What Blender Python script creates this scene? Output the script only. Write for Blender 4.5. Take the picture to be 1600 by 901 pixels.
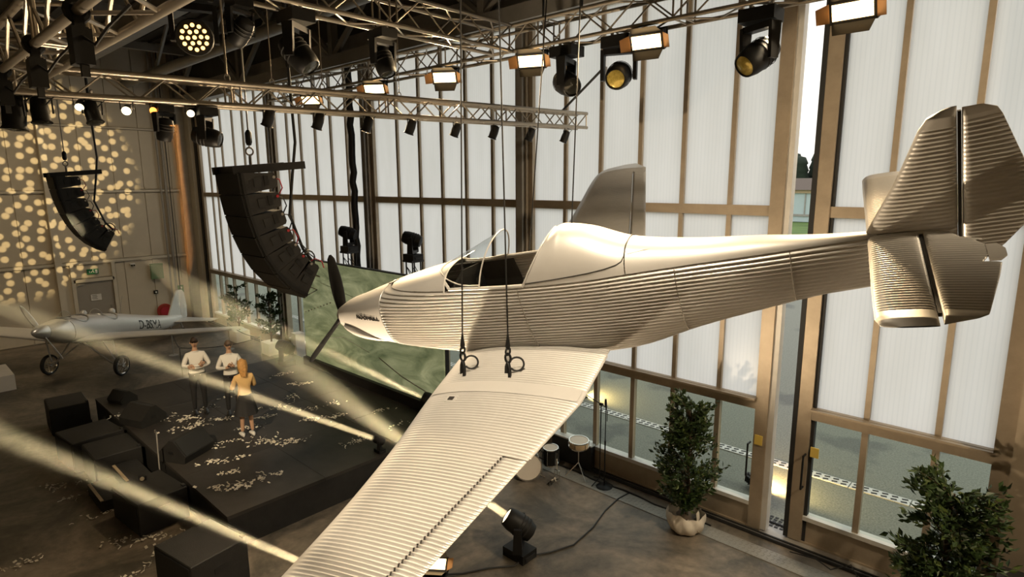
import bpy, bmesh, math, random
from math import sin, cos, pi, radians, sqrt, atan2
from mathutils import Vector as V, Matrix, Euler, Quaternion

for _o in list(bpy.data.objects):
    bpy.data.objects.remove(_o)
scene = bpy.context.scene
COL = scene.collection
random.seed(7)

# ------------------------------------------------------------------ camera
cam_d = bpy.data.cameras.new('camera')
cam_d.sensor_width = 36.0
cam_d.lens = 934.34 * 36.0 / 1600.0
cam_d.clip_end = 600
cam = bpy.data.objects.new('camera', cam_d)
COL.objects.link(cam)
yaw, pit, rol = radians(47.18), radians(10.18), radians(-0.281)
_f = V((-cos(yaw) * cos(pit), sin(yaw) * cos(pit), -sin(pit)))
_r = V((sin(yaw), cos(yaw), 0))
_u = _r.cross(_f)
_r2 = _r * cos(rol) + _u * sin(rol)
_u2 = _u * cos(rol) - _r * sin(rol)
cam.matrix_world = Matrix.Translation((0, 0, 5.8)) @ Matrix((_r2, _u2, -_f)).transposed().to_4x4()
scene.camera = cam

# ------------------------------------------------------------------ exposure
scene.view_settings.view_transform = 'Standard'
scene.view_settings.look = 'None'
scene.view_settings.gamma = 1.0
scene.view_settings.exposure = EXPOSURE = 0.05
scene.view_settings.use_curve_mapping = False
cy = scene.cycles
cy.max_bounces = 7
cy.diffuse_bounces = 4
cy.glossy_bounces = 3
cy.transmission_bounces = 6
cy.transparent_max_bounces = 12
cy.volume_bounces = 0
cy.sample_clamp_indirect = 4.0
cy.caustics_reflective = False
cy.caustics_refractive = False
try:
    cy.use_denoising = True
    cy.denoiser = 'OPENIMAGEDENOISE'
except Exception:
    pass

# ------------------------------------------------------------------ world: bright overcast evening sky
w = bpy.data.worlds.new('overcast_sky')
scene.world = w
w.use_nodes = True
nt = w.node_tree
nt.nodes.clear()
_out = nt.nodes.new('ShaderNodeOutputWorld')
_bg = nt.nodes.new('ShaderNodeBackground')
_tc = nt.nodes.new('ShaderNodeTexCoord')
_sp = nt.nodes.new('ShaderNodeSeparateXYZ')
_cr = nt.nodes.new('ShaderNodeValToRGB')
_cr.color_ramp.elements[0].position = 0.48
_cr.color_ramp.elements[0].color = (1.0, 0.95, 0.87, 1)
_cr.color_ramp.elements[1].position = 0.85
_cr.color_ramp.elements[1].color = (0.97, 0.975, 0.96, 1)
_mr = nt.nodes.new('ShaderNodeMapRange')
_mr.inputs[1].default_value = -1
nt.links.new(_tc.outputs['Generated'], _sp.inputs[0])
nt.links.new(_sp.outputs[2], _mr.inputs[0])
nt.links.new(_mr.outputs[0], _cr.inputs[0])
nt.links.new(_cr.outputs[0], _bg.inputs[0])
_bg.inputs[1].default_value = 1.36
nt.links.new(_bg.outputs[0], _out.inputs[0])

WARM = (1.0, 0.72, 0.40)
WARM2 = (1.0, 0.80, 0.56)


def spot(name, loc, aim, power, angle, color=WARM, blend=0.4, radius=0.12, parent=None):
    d = bpy.data.lights.new(name, 'SPOT')
    d.energy = power
    d.color = color
    d.spot_size = radians(angle)
    d.spot_blend = blend
    d.shadow_soft_size = radius
    o = bpy.data.objects.new(name, d)
    COL.objects.link(o)
    q = (V(aim) - V(loc)).to_track_quat('-Z', 'Y')
    m = Matrix.Translation(loc) @ q.to_matrix().to_4x4()
    if parent is not None:
        o.parent = parent
        bpy.context.view_layer.update()
        o.matrix_parent_inverse = parent.matrix_world.inverted()
    o.matrix_world = m
    return o


# unseen roof floods and stage spot; spots added to brighten floor, wall, doors, aircraft
KEYC = (1.0, .82, .58)
spot('key_spot', (-2.6, 2.5, 10.4), (-3.6, 3.6, 3.8), 1250, 60, KEYC, .6, .15)
spot('key_spot', (-0.9, 0.9, 10.4), (-3.0, 2.2, 3.5), 2000, 55, KEYC, .6, .15)
spot('stage_spot', (-6.2, -1.3, 7.3), (-13.2, 4.9, 1.2), 3200, 30, (1.0, .80, .52), .6, .1)
spot('floor_fill', (-2.5, 6.7, 7.4), (-4.8, 7.4, 0), 700, 80, (1.0, .80, .52), .7, .1)
for y in (-6, -1.5, 3.0, 6.5):
    spot('wall_fill', (-19.5, y, 9.4), (-27, y, 3.6), 210, 90, (1.0, .76, .44), .8, .3)
spot('door_fill', (4.0, 6.0, 9.5), (-3, 9.5, 3.2), 2300, 70, (1.0, .80, .54), .7, .2)
spot('plane_fill', (-17.5, 1.0, 9.2), (-21.5, 4.5, 1), 500, 60, (1.0, .80, .54), .7, .2)

# ------------------------------------------------------------------ materials
MATS = {}


def mat(name, col, rough=0.5, metal=0.0, var=0.0, vscale=4.0, bump=0.0, bscale=30.0, emit=0.0, ecol=None, spec=0.5):
    if name in MATS:
        return MATS[name]
    m = bpy.data.materials.new(name)
    m.use_nodes = True
    t = m.node_tree
    b = t.nodes['Principled BSDF']
    b.inputs['Base Color'].default_value = (*col, 1)
    b.inputs['Roughness'].default_value = rough
    b.inputs['Metallic'].default_value = metal
    b.inputs['Specular IOR Level'].default_value = spec
    if emit:
        b.inputs['Emission Color'].default_value = (*(ecol or col), 1)
        b.inputs['Emission Strength'].default_value = emit
    tc = t.nodes.new('ShaderNodeTexCoord')
    if var:
        n = t.nodes.new('ShaderNodeTexNoise')
        n.inputs['Scale'].default_value = vscale
        n.inputs['Detail'].default_value = 6
        n.inputs['Roughness'].default_value = 0.65
        r = t.nodes.new('ShaderNodeValToRGB')
        r.color_ramp.elements[0].position = 0.3
        r.color_ramp.elements[1].position = 0.7
        r.color_ramp.elements[0].color = (*[max(0, c * (1 - var)) for c in col], 1)
        r.color_ramp.elements[1].color = (*[min(1, c * (1 + var)) for c in col], 1)
        t.links.new(tc.outputs['Object'], n.inputs['Vector'])
        t.links.new(n.outputs['Fac'], r.inputs[0])
        t.links.new(r.outputs[0], b.inputs['Base Color'])
    if bump:
        n2 = t.nodes.new('ShaderNodeTexNoise')
        n2.inputs['Scale'].default_value = bscale
        n2.inputs['Detail'].default_value = 4
        bp = t.nodes.new('ShaderNodeBump')
        bp.inputs['Strength'].default_value = bump
        bp.inputs['Distance'].default_value = 0.02
        t.links.new(tc.outputs['Object'], n2.inputs['Vector'])
        t.links.new(n2.outputs['Fac'], bp.inputs['Height'])
        t.links.new(bp.outputs[0], b.inputs['Normal'])
    MATS[name] = m
    return m


def glass_mat(name, tint, gloss=0.08, rough=0.02):
    m = bpy.data.materials.new(name)
    m.use_nodes = True
    t = m.node_tree
    t.nodes.clear()
    o = t.nodes.new('ShaderNodeOutputMaterial')
    tr = t.nodes.new('ShaderNodeBsdfTransparent')
    tr.inputs[0].default_value = (*tint, 1)
    gl = t.nodes.new('ShaderNodeBsdfGlossy')
    gl.inputs['Roughness'].default_value = rough
    lw = t.nodes.new('ShaderNodeLayerWeight')
    lw.inputs[0].default_value = 0.5
    pwn = t.nodes.new('ShaderNodeMath')
    pwn.operation = 'POWER'
    pwn.inputs[1].default_value = 4.0
    t.links.new(lw.outputs['Facing'], pwn.inputs[0])
    fr = t.nodes.new('ShaderNodeMapRange')
    fr.inputs[3].default_value = 0.03
    fr.inputs[4].default_value = 0.7
    t.links.new(pwn.outputs[0], fr.inputs[0])
    mx = t.nodes.new('ShaderNodeMixShader')
    t.links.new(fr.outputs[0], mx.inputs[0])
    t.links.new(tr.outputs[0], mx.inputs[1])
    t.links.new(gl.outputs[0], mx.inputs[2])
    t.links.new(mx.outputs[0], o.inputs[0])
    MATS[name] = m
    return m


def panel_mat():
    """multiwall polycarbonate sheet: light passes diffused, fine vertical ribs"""
    m = bpy.data.materials.new('polycarbonate')
    m.use_nodes = True
    t = m.node_tree
    t.nodes.clear()
    o = t.nodes.new('ShaderNodeOutputMaterial')
    tc = t.nodes.new('ShaderNodeTexCoord')
    wv = t.nodes.new('ShaderNodeTexWave')
    wv.wave_type = 'BANDS'
    wv.bands_direction = 'X'
    wv.inputs['Scale'].default_value = 5.2
    wv.inputs['Distortion'].default_value = 0.15
    wv.inputs['Detail'].default_value = 1
    no = t.nodes.new('ShaderNodeTexNoise')
    no.inputs['Scale'].default_value = 0.9
    no.inputs['Detail'].default_value = 5
    mp = t.nodes.new('ShaderNodeMapping')
    mp.inputs['Scale'].default_value = (2.5, 1, 0.5)
    t.links.new(tc.outputs['Object'], wv.inputs['Vector'])
    t.links.new(tc.outputs['Object'], mp.inputs['Vector'])
    t.links.new(mp.outputs[0], no.inputs['Vector'])
    r = t.nodes.new('ShaderNodeValToRGB')
    r.color_ramp.elements[0].position = 0.0
    r.color_ramp.elements[0].color = (0.905, 0.905, 0.89, 1)
    r.color_ramp.elements[1].position = 0.35
    r.color_ramp.elements[1].color = (0.955, 0.95, 0.93, 1)
    t.links.new(wv.outputs['Fac'], r.inputs[0])
    r2 = t.nodes.new('ShaderNodeValToRGB')
    r2.color_ramp.elements[0].color = (0.92, 0.92, 0.91, 1)
    r2.color_ramp.elements[0].position = 0.35
    r2.color_ramp.elements[1].color = (1, 1, 1, 1)
    r2.color_ramp.elements[1].position = 0.65
    t.links.new(no.outputs['Fac'], r2.inputs[0])
    mu = t.nodes.new('ShaderNodeMix')
    mu.data_type = 'RGBA'
    mu.blend_type = 'MULTIPLY'
    mu.inputs[0].default_value = 1
    t.links.new(r.outputs[0], mu.inputs[6])
    t.links.new(r2.outputs[0], mu.inputs[7])
    tl = t.nodes.new('ShaderNodeBsdfTranslucent')
    t.links.new(mu.outputs[2], tl.inputs[0])
    df = t.nodes.new('ShaderNodeBsdfDiffuse')
    df.inputs[0].default_value = (0.75, 0.74, 0.72, 1)
    gl = t.nodes.new('ShaderNodeBsdfGlossy')
    gl.inputs['Roughness'].default_value = 0.25
    mx = t.nodes.new('ShaderNodeMixShader')
    mx.inputs[0].default_value = 0.10
    t.links.new(tl.outputs[0], mx.inputs[1])
    t.links.new(df.outputs[0], mx.inputs[2])
    mx2 = t.nodes.new('ShaderNodeMixShader')
    mx2.inputs[0].default_value = 0.03
    t.links.new(mx.outputs[0], mx2.inputs[1])
    t.links.new(gl.outputs[0], mx2.inputs[2])
    t.links.new(mx2.outputs[0], o.inputs[0])
    MATS['polycarbonate'] = m
    return m


panel_mat()
glass_mat('clear_glass', (0.80, 0.88, 0.83))
glass_mat('windshield_glass', (0.93, 0.95, 0.95))

mat('silver_paint', (0.74, 0.72, 0.69), 0.40, 0.35, 0.05, 2.5)
mat('silver_smooth', (0.71, 0.69, 0.66), 0.44, 0.35, 0.04, 2.0)
mat('polished_alu', (0.70, 0.70, 0.70), 0.28, 0.7, 0.10, 3.0)
mat('truss_alu', (0.40, 0.355, 0.29), 0.36, 0.75, 0.08, 9.0)
mat('frame_alu', (0.40, 0.33, 0.245), 0.45, 0.45, 0.12, 3.0)
mat('frame_pale', (0.62, 0.60, 0.56), 0.5, 0.2, 0.08, 3.0)
mat('floor_plate', (0.30, 0.285, 0.25), 0.5, 0.3, 0.1, 3.0)
mat('steel_grey', (0.36, 0.34, 0.31), 0.55, 0.3, 0.12, 3.0)
mat('black_plastic', (0.010, 0.010, 0.010), 0.5, 0.0, 0.2, 8.0, spec=0.3)
mat('black_paint', (0.016, 0.015, 0.014), 0.6, 0.0, 0.25, 6.0, 0.15, 80)
mat('black_stage', (0.035, 0.03, 0.026), 0.55, 0.0, 0.35, 1.6)
mat('black_rubber', (0.015, 0.015, 0.015), 0.7)
mat('wire_black', (0.01, 0.01, 0.01), 0.5)
mat('cream_wall', (0.60, 0.53, 0.42), 0.6, 0.0, 0.06, 1.2)
mat('cream_trim', (0.62, 0.56, 0.46), 0.55, 0.05, 0.06, 2.0)
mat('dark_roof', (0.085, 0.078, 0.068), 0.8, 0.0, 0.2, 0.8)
mat('roof_steel', (0.26, 0.245, 0.22), 0.6, 0.3, 0.15, 1.5)
mat('cockpit_dark', (0.05, 0.046, 0.04), 0.6, 0.2, 0.2, 6.0)
mat('door_grey', (0.34, 0.31, 0.27), 0.55, 0.1, 0.06, 2.0)
mat('white_board', (0.75, 0.72, 0.68), 0.6, 0.0, 0.05, 2.0)
mat('white_cloth', (0.66, 0.60, 0.51), 0.85, 0.0, 0.06, 6.0)
mat('sign_green', (0.01, 0.17, 0.06), 0.5)
mat('sign_white', (0.85, 0.88, 0.82), 0.5)
mat('pale_green', (0.16, 0.26, 0.14), 0.5, 0.0, 0.15, 2.0)
mat('red_hose', (0.45, 0.05, 0.03), 0.5)
mat('lens_dark', (0.03, 0.03, 0.025), 0.08, 0.2)
mat('lens_gold', (0.55, 0.42, 0.10), 0.12, 0.3, 0.3, 40)
mat('chrome', (0.8, 0.78, 0.74), 0.15, 1.0)
mat('cymbal', (0.70, 0.62, 0.45), 0.3, 0.8)
mat('drum_white', (0.72, 0.66, 0.58), 0.6)
mat('leaf', (0.032, 0.06, 0.016), 0.45, 0.0, 0.5, 9.0)
mat('leaf_light', (0.07, 0.10, 0.022), 0.45, 0.0, 0.4, 9.0)
mat('bark', (0.09, 0.06, 0.035), 0.8)
mat('skin', (0.52, 0.31, 0.20), 0.5)
mat('shirt_white', (0.80, 0.76, 0.70), 0.7)
mat('trousers_dark', (0.018, 0.017, 0.018), 0.8)
mat('top_yellow', (0.72, 0.46, 0.19), 0.75)
mat('hair_dark', (0.035, 0.02, 0.012), 0.6)
mat('hair_brown', (0.10, 0.06, 0.035), 0.6)
mat('hair_blonde', (0.50, 0.26, 0.08), 0.5, 0.0, 0.3, 30)
mat('shoe_white', (0.80, 0.77, 0.72), 0.6)
mat('shoe_black', (0.012, 0.012, 0.012), 0.4)
mat('eye_dark', (0.02, 0.015, 0.01), 0.3)
mat('lip', (0.40, 0.16, 0.12), 0.5)
mat('confetti', (0.80, 0.74, 0.62), 0.4)
mat('print_black', (0.02, 0.018, 0.016), 0.5)
mat('print_white', (0.85, 0.86, 0.80), 0.5)
mat('flood_lit', (1.0, 0.78, 0.45), 0.5, emit=7.0, ecol=(1.0, 0.66, 0.30))
mat('lens_lit', (1.0, 0.9, 0.7), 0.5, emit=2.5, ecol=(1.0, 0.85, 0.55))
mat('led_lit', (1.0, 0.75, 0.4), 0.5, emit=3.2, ecol=(1.0, 0.55, 0.17))
mat('amber_lit', (1.0, 0.4, 0.1), 0.5, emit=3.0, ecol=(1.0, 0.33, 0.06))
mat('red_lit', (1.0, 0.3, 0.2), 0.5, emit=4.0, ecol=(1.0, 0.35, 0.2))
mat('barn_door', (0.25, 0.13, 0.05), 0.5, 0.4)
mat('teal_wall', (0.10, 0.22, 0.25), 0.6)
mat('far_building', (0.50, 0.60, 0.62), 0.6, 0.0, 0.05, 0.5)
mat('far_roof', (0.12, 0.09, 0.07), 0.7)
mat('grass_far', (0.10, 0.17, 0.035), 0.9, 0.0, 0.35, 0.3)
mat('tree_far', (0.022, 0.034, 0.022), 0.9, 0.0, 0.4, 0.4)
mat('timber', (0.48, 0.36, 0.22), 0.6, 0.0, 0.15, 8.0)
mat('connector_red', (0.45, 0.02, 0.03), 0.4)
mat('yellow_sticker', (0.75, 0.55, 0.12), 0.5)


def floor_mat():
    m = bpy.data.materials.new('concrete_floor')
    m.use_nodes = True
    t = m.node_tree
    b = t.nodes['Principled BSDF']
    tc = t.nodes.new('ShaderNodeTexCoord')
    n = t.nodes.new('ShaderNodeTexNoise')
    n.inputs['Scale'].default_value = 0.55
    n.inputs['Detail'].default_value = 9
    n.inputs['Roughness'].default_value = 0.68
    n.inputs['Distortion'].default_value = 0.6
    r = t.nodes.new('ShaderNodeValToRGB')
    r.color_ramp.elements[0].position = 0.40
    r.color_ramp.elements[0].color = (0.085, 0.075, 0.058, 1)
    r.color_ramp.elements[1].position = 0.60
    r.color_ramp.elements[1].color = (0.28, 0.23, 0.175, 1)
    n3 = t.nodes.new('ShaderNodeTexNoise')
    n3.inputs['Scale'].default_value = 7
    n3.inputs['Detail'].default_value = 8
    r3 = t.nodes.new('ShaderNodeValToRGB')
    r3.color_ramp.elements[0].position = 0.3
    r3.color_ramp.elements[0].color = (0.72, 0.72, 0.72, 1)
    r3.color_ramp.elements[1].position = 0.62
    r3.color_ramp.elements[1].color = (1, 1, 1, 1)
    mu = t.nodes.new('ShaderNodeMix')
    mu.data_type = 'RGBA'
    mu.blend_type = 'MULTIPLY'
    mu.inputs[0].default_value = 1
    for nn in (n, n3):
        t.links.new(tc.outputs['Object'], nn.inputs['Vector'])
    t.links.new(n.outputs['Fac'], r.inputs[0])
    t.links.new(n3.outputs['Fac'], r3.inputs[0])
    t.links.new(r.outputs[0], mu.inputs[6])
    t.links.new(r3.outputs[0], mu.inputs[7])
    t.links.new(mu.outputs[2], b.inputs['Base Color'])
    rr = t.nodes.new('ShaderNodeMapRange')
    rr.inputs[3].default_value = 0.38
    rr.inputs[4].default_value = 0.62
    t.links.new(n.outputs['Fac'], rr.inputs[0])
    t.links.new(rr.outputs[0], b.inputs['Roughness'])
    bp = t.nodes.new('ShaderNodeBump')
    bp.inputs['Strength'].default_value = 0.12
    bp.inputs['Distance'].default_value = 0.01
    t.links.new(n3.outputs['Fac'], bp.inputs['Height'])
    t.links.new(bp.outputs[0], b.inputs['Normal'])
    MATS['concrete_floor'] = m


floor_mat()


def asphalt_mat():
    m = bpy.data.materials.new('asphalt')
    m.use_nodes = True
    t = m.node_tree
    b = t.nodes['Principled BSDF']
    b.inputs['Roughness'].default_value = 0.75
    tc = t.nodes.new('ShaderNodeTexCoord')
    n = t.nodes.new('ShaderNodeTexNoise')
    n.inputs['Scale'].default_value = 30
    n.inputs['Detail'].default_value = 6
    n2 = t.nodes.new('ShaderNodeTexNoise')
    n2.inputs['Scale'].default_value = 0.5
    n2.inputs['Detail'].default_value = 7
    r = t.nodes.new('ShaderNodeValToRGB')
    r.color_ramp.elements[0].position = 0.3
    r.color_ramp.elements[0].color = (0.135, 0.14, 0.11, 1)
    r.color_ramp.elements[1].position = 0.7
    r.color_ramp.elements[1].color = (0.25, 0.255, 0.21, 1)
    r2 = t.nodes.new('ShaderNodeValToRGB')
    r2.color_ramp.elements[0].position = 0.36
    r2.color_ramp.elements[0].color = (0.62, 0.62, 0.66, 1)
    r2.color_ramp.elements[1].position = 0.43
    r2.color_ramp.elements[1].color = (1, 1, 1, 1)
    mu = t.nodes.new('ShaderNodeMix')
    mu.data_type = 'RGBA'
    mu.blend_type = 'MULTIPLY'
    mu.inputs[0].default_value = 1
    for nn in (n, n2):
        t.links.new(tc.outputs['Object'], nn.inputs['Vector'])
    t.links.new(n.outputs['Fac'], r.inputs[0])
    t.links.new(n2.outputs['Fac'], r2.inputs[0])
    t.links.new(r.outputs[0], mu.inputs[6])
    t.links.new(r2.outputs[0], mu.inputs[7])
    t.links.new(mu.outputs[2], b.inputs['Base Color'])
    MATS['asphalt'] = m


asphalt_mat()


def screen_mat():
    """printed aerial landscape: rolling green fields with pale paths; the picture on an LED wall, so it glows faintly"""
    m = bpy.data.materials.new('landscape_screen')
    m.use_nodes = True
    t = m.node_tree
    b = t.nodes['Principled BSDF']
    b.inputs['Roughness'].default_value = 0.4
    tc = t.nodes.new('ShaderNodeTexCoord')
    mp = t.nodes.new('ShaderNodeMapping')
    mp.inputs['Scale'].default_value = (0.35, 1, 1.1)
    mp.inputs['Rotation'].default_value = (0, radians(14), 0)
    n = t.nodes.new('ShaderNodeTexNoise')
    n.inputs['Scale'].default_value = 1.5
    n.inputs['Detail'].default_value = 9
    n.inputs['Roughness'].default_value = 0.62
    n.inputs['Distortion'].default_value = 2.0
    r = t.nodes.new('ShaderNodeValToRGB')
    e = r.color_ramp.elements
    e[0].position = 0.30
    e[0].color = (0.08, 0.10, 0.045, 1)
    e[1].position = 0.72
    e[1].color = (0.36, 0.365, 0.20, 1)
    x = e.new(0.5)
    x.color = (0.20, 0.215, 0.11, 1)
    t.links.new(tc.outputs['Object'], mp.inputs[0])
    t.links.new(mp.outputs[0], n.inputs['Vector'])
    t.links.new(n.outputs['Fac'], r.inputs[0])
    t.links.new(r.outputs[0], b.inputs['Base Color'])
    t.links.new(r.outputs[0], b.inputs['Emission Color'])
    b.inputs['Emission Strength'].default_value = 0.75
    MATS['landscape_screen'] = m


screen_mat()


# ------------------------------------------------------------------ mesh helpers
class MB:
    def __init__(s):
        s.v, s.f, s.mi = [], [], []
        s.cur = 0

    def add(s, vs, fs):
        o = len(s.v)
        s.v += [tuple(p) for p in vs]
        s.f += [tuple(i + o for i in f) for f in fs]
        s.mi += [s.cur] * len(fs)
        return s

    def box(s, c, d, rot=None):
        hx, hy, hz = d[0] / 2, d[1] / 2, d[2] / 2
        vs = [V((x, y, z)) for x in (-hx, hx) for y in (-hy, hy) for z in (-hz, hz)]
        if rot is not None:
            vs = [rot @ p for p in vs]
        c = V(c)
        return s.add([p + c for p in vs], [(0, 1, 3, 2), (4, 6, 7, 5), (0, 4, 5, 1), (2, 3, 7, 6), (0, 2, 6, 4), (1, 5, 7, 3)])

    def tube(s, pts, r, n=8, cap=True):
        pts = [V(p) for p in pts]
        rs = r if isinstance(r, (list, tuple)) else [r] * len(pts)
        vs, fs = [], []
        t0 = (pts[1] - pts[0]).normalized()
        ref = V((0, 0, 1)) if abs(t0.z) < 0.9 else V((1, 0, 0))
        a = t0.cross(ref).normalized()
        for i, p in enumerate(pts):
            if i == 0:
                t = pts[1] - pts[0]
            elif i == len(pts) - 1:
                t = pts[-1] - pts[-2]
            else:
                t = (pts[i + 1] - pts[i]).normalized() + (pts[i] - pts[i - 1]).normalized()
            if t.length < 1e-9:
                t = t0
            t = t.normalized()
            a = (a - t * a.dot(t))
            if a.length < 1e-6:
                a = t.orthogonal()
            a = a.normalized()
            b = t.cross(a)
            for k in range(n):
                an = 2 * pi * k / n
                vs.append(p + (a * cos(an) + b * sin(an)) * rs[i])
        for i in range(len(pts) - 1):
            for k in range(n):
                k2 = (k + 1) % n
                fs.append((i * n + k, i * n + k2, (i + 1) * n + k2, (i + 1) * n + k))
        if cap:
            fs.append(tuple(range(n - 1, -1, -1)))
            fs.append(tuple(range((len(pts) - 1) * n, len(pts) * n)))
        return s.add(vs, fs)

    def lathe(s, prof, n=20, o=(0, 0, 0), axis=(0, 0, 1), cap=True):
        ax = V(axis).normalized()
        a = ax.orthogonal().normalized()
        b = ax.cross(a)
        o = V(o)
        vs, fs = [], []
        for (r, h) in prof:
            for k in range(n):
                an = 2 * pi * k / n
                vs.append(o + ax * h + (a * cos(an) + b * sin(an)) * r)
        for i in range(len(prof) - 1):
            for k in range(n):
                k2 = (k + 1) % n
                fs.append((i * n + k, i * n + k2, (i + 1) * n + k2, (i + 1) * n + k))
        if cap:
            fs.append(tuple(range(n - 1, -1, -1)))
            fs.append(tuple(range((len(prof) - 1) * n, len(prof) * n)))
        return s.add(vs, fs)

    def prism(s, poly, d, off=(0, 0, 0)):
        """poly: list of 3D points (planar), extruded by vector d"""
        n = len(poly)
        d = V(d)
        off = V(off)
        vs = [V(p) + off for p in poly] + [V(p) + off + d for p in poly]
        fs = [tuple(range(n - 1, -1, -1)), tuple(range(n, 2 * n))]
        fs += [(i, (i + 1) % n, n + (i + 1) % n, n + i) for i in range(n)]
        return s.add(vs, fs)

    def grid(s, rows, closed=False):
        """rows: list of equally long point lists"""
        n = len(rows[0])
        vs = [p for r in rows for p in r]
        fs = []
        for i in range(len(rows) - 1):
            for k in range(n if closed else n - 1):
                k2 = (k + 1) % n
                fs.append((i * n + k, i * n + k2, (i + 1) * n + k2, (i + 1) * n + k))
        return s.add(vs, fs)

    def mesh(s, name, mats, smooth=40, fix=True):
        me = bpy.data.meshes.new(name)
        me.from_pydata(s.v, [], s.f)
        if fix:
            bm = bmesh.new()
            bm.from_mesh(me)
            bmesh.ops.recalc_face_normals(bm, faces=bm.faces)
            bm.to_mesh(me)
            bm.free()
        for m in (mats if isinstance(mats, (list, tuple)) else [mats]):
            me.materials.append(MATS[m])
        if any(s.mi):
            me.polygons.foreach_set('material_index', s.mi)
        if smooth:
            me.polygons.foreach_set('use_smooth', [True] * len(me.polygons))
            if smooth < 180:
                me.set_sharp_from_angle(angle=radians(smooth))
        me.update()
        return me

    def build(s, name, mats, parent=None, smooth=40, loc=None, rot=None, fix=True):
        return place(name, s.mesh(name, mats, smooth, fix), parent, loc, rot)


def place(name, me, parent=None, loc=None, rot=None):
    o = bpy.data.objects.new(name, me)
    COL.objects.link(o)
    if parent is not None:
        o.parent = parent
    if loc is not None:
        o.location = loc
    if rot is not None:
        if isinstance(rot, Quaternion):
            o.rotation_mode = 'QUATERNION'
            o.rotation_quaternion = rot
        else:
            o.rotation_euler = rot
    return o


def tag(o, label, cat, group=None):
    o['label'] = label
    o['category'] = cat
    if group:
        o['group'] = group
    return o


def thing(name, label, cat, loc=(0, 0, 0), rot=None, group=None):
    o = place(name, None, None, loc, rot)
    o.empty_display_size = 0.2
    return tag(o, label, cat, group)


def struct(o, label=None, cat=None):
    o['kind'] = 'structure'
    if label:
        o['label'] = label
    if cat:
        o['category'] = cat
    return o


def dup(root, loc=None, rot=None, label=None):
    def cp(o, par):
        c = o.copy()
        COL.objects.link(c)
        c.parent = par
        for ch in list(o.children):
            cp(ch, c)
        return c
    r = cp(root, None)
    if loc is not None:
        r.location = loc
    if rot is not None:
        r.rotation_euler = rot
    if label:
        r['label'] = label
    return r


def text_mesh(name, s, size, mat_name, depth=0.002):
    cu = bpy.data.curves.new(name, 'FONT')
    cu.body = s
    cu.size = size
    cu.extrude = depth
    cu.align_x = 'CENTER'
    cu.align_y = 'CENTER'
    o = bpy.data.objects.new(name, cu)
    COL.objects.link(o)
    bpy.context.view_layer.update()
    me = bpy.data.meshes.new_from_object(o.evaluated_get(bpy.context.evaluated_depsgraph_get()))
    bpy.data.objects.remove(o)
    me.name = name
    me.materials.clear()
    me.materials.append(MATS[mat_name])
    return me


def frame_q(x, z):
    """rotation with local X along x and local Z near z"""
    x = V(x).normalized()
    z = V(z)
    y = z.cross(x).normalized()
    z = x.cross(y)
    return Matrix((x, y, z)).transposed().to_quaternion()

# ------------------------------------------------------------------ hall shell
FY = 9.55          # plane of the sliding facade
EX = -27.0         # end wall
BX, BY, ROOF = 9.0, -13.0, 11.2
struct(MB().box(((EX + BX) / 2 - 0.3, (FY + 0.35 + BY) / 2, -0.1), (BX - EX + 1, FY + 0.35 - BY, 0.2)).build('floor', 'concrete_floor', smooth=0),
       'dark grey-brown concrete hangar floor with stains', 'floor')
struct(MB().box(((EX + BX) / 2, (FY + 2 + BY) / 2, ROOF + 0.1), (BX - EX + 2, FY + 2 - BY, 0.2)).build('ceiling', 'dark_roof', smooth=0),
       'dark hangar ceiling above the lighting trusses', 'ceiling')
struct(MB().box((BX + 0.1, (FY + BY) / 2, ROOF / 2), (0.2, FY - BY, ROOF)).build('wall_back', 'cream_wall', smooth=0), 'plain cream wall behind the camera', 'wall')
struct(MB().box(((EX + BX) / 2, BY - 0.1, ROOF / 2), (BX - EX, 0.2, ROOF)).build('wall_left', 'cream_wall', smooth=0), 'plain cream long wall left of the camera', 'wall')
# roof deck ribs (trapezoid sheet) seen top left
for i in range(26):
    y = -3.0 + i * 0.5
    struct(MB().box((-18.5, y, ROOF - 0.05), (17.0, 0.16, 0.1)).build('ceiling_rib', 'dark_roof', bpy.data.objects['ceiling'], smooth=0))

# end wall: sandwich panels with recessed joints
ew = struct(MB().box((EX - 0.15, (FY + BY) / 2, ROOF / 2), (0.2, FY - BY + 1, ROOF)).build('wall_end', 'cream_trim', smooth=0), 'cream panelled end wall dappled with light spots', 'wall')
seams = [-13, -11, -9, -7, -5, -3.2, -1.3, 0.6, 2.6, 3.64, 4.7, 5.72, 6.74, 7.73, 8.75, 9.6]
zs = [(0.05, 2.78), (2.92, 5.42), (5.56, 7.8), (7.9, 11.15)]
for a, b in zip(seams[:-1], seams[1:]):
    for z0, z1 in zs:
        if z0 < 1 and a > 4.6 and b < 6.8:
            continue
        MB().box((EX - 0.03, (a + b) / 2, (z0 + z1) / 2), (0.06, b - a - 0.025, z1 - z0)).build('panel', 'cream_wall', ew, smooth=0)
# above and beside the fire door
MB().box((EX - 0.03, 4.85, 1.4), (0.06, 0.28, 2.7)).build('panel', 'cream_wall', ew, smooth=0)
MB().box((EX - 0.03, 6.58, 1.4), (0.06, 0.3, 2.7)).build('panel', 'cream_wall', ew, smooth=0)
MB().box((EX - 0.03, 5.7, 2.52), (0.06, 1.4, 0.5)).build('panel', 'cream_wall', ew, smooth=0)
for z, h in ((2.85, 0.1), (5.49, 0.08), (7.85, 0.05)):
    MB().box((EX + 0.05, (FY + BY) / 2, z), (0.1, FY - BY, h)).build('rail', 'cream_trim', ew, smooth=0)
for y, wd in ((-8.0, 0.28), (-2.0, 0.28), (4.62, 0.2)):
    MB().box((EX + 0.11, y, ROOF / 2), (0.22, wd, ROOF)).build('column', 'cream_trim', ew, smooth=0)
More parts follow.
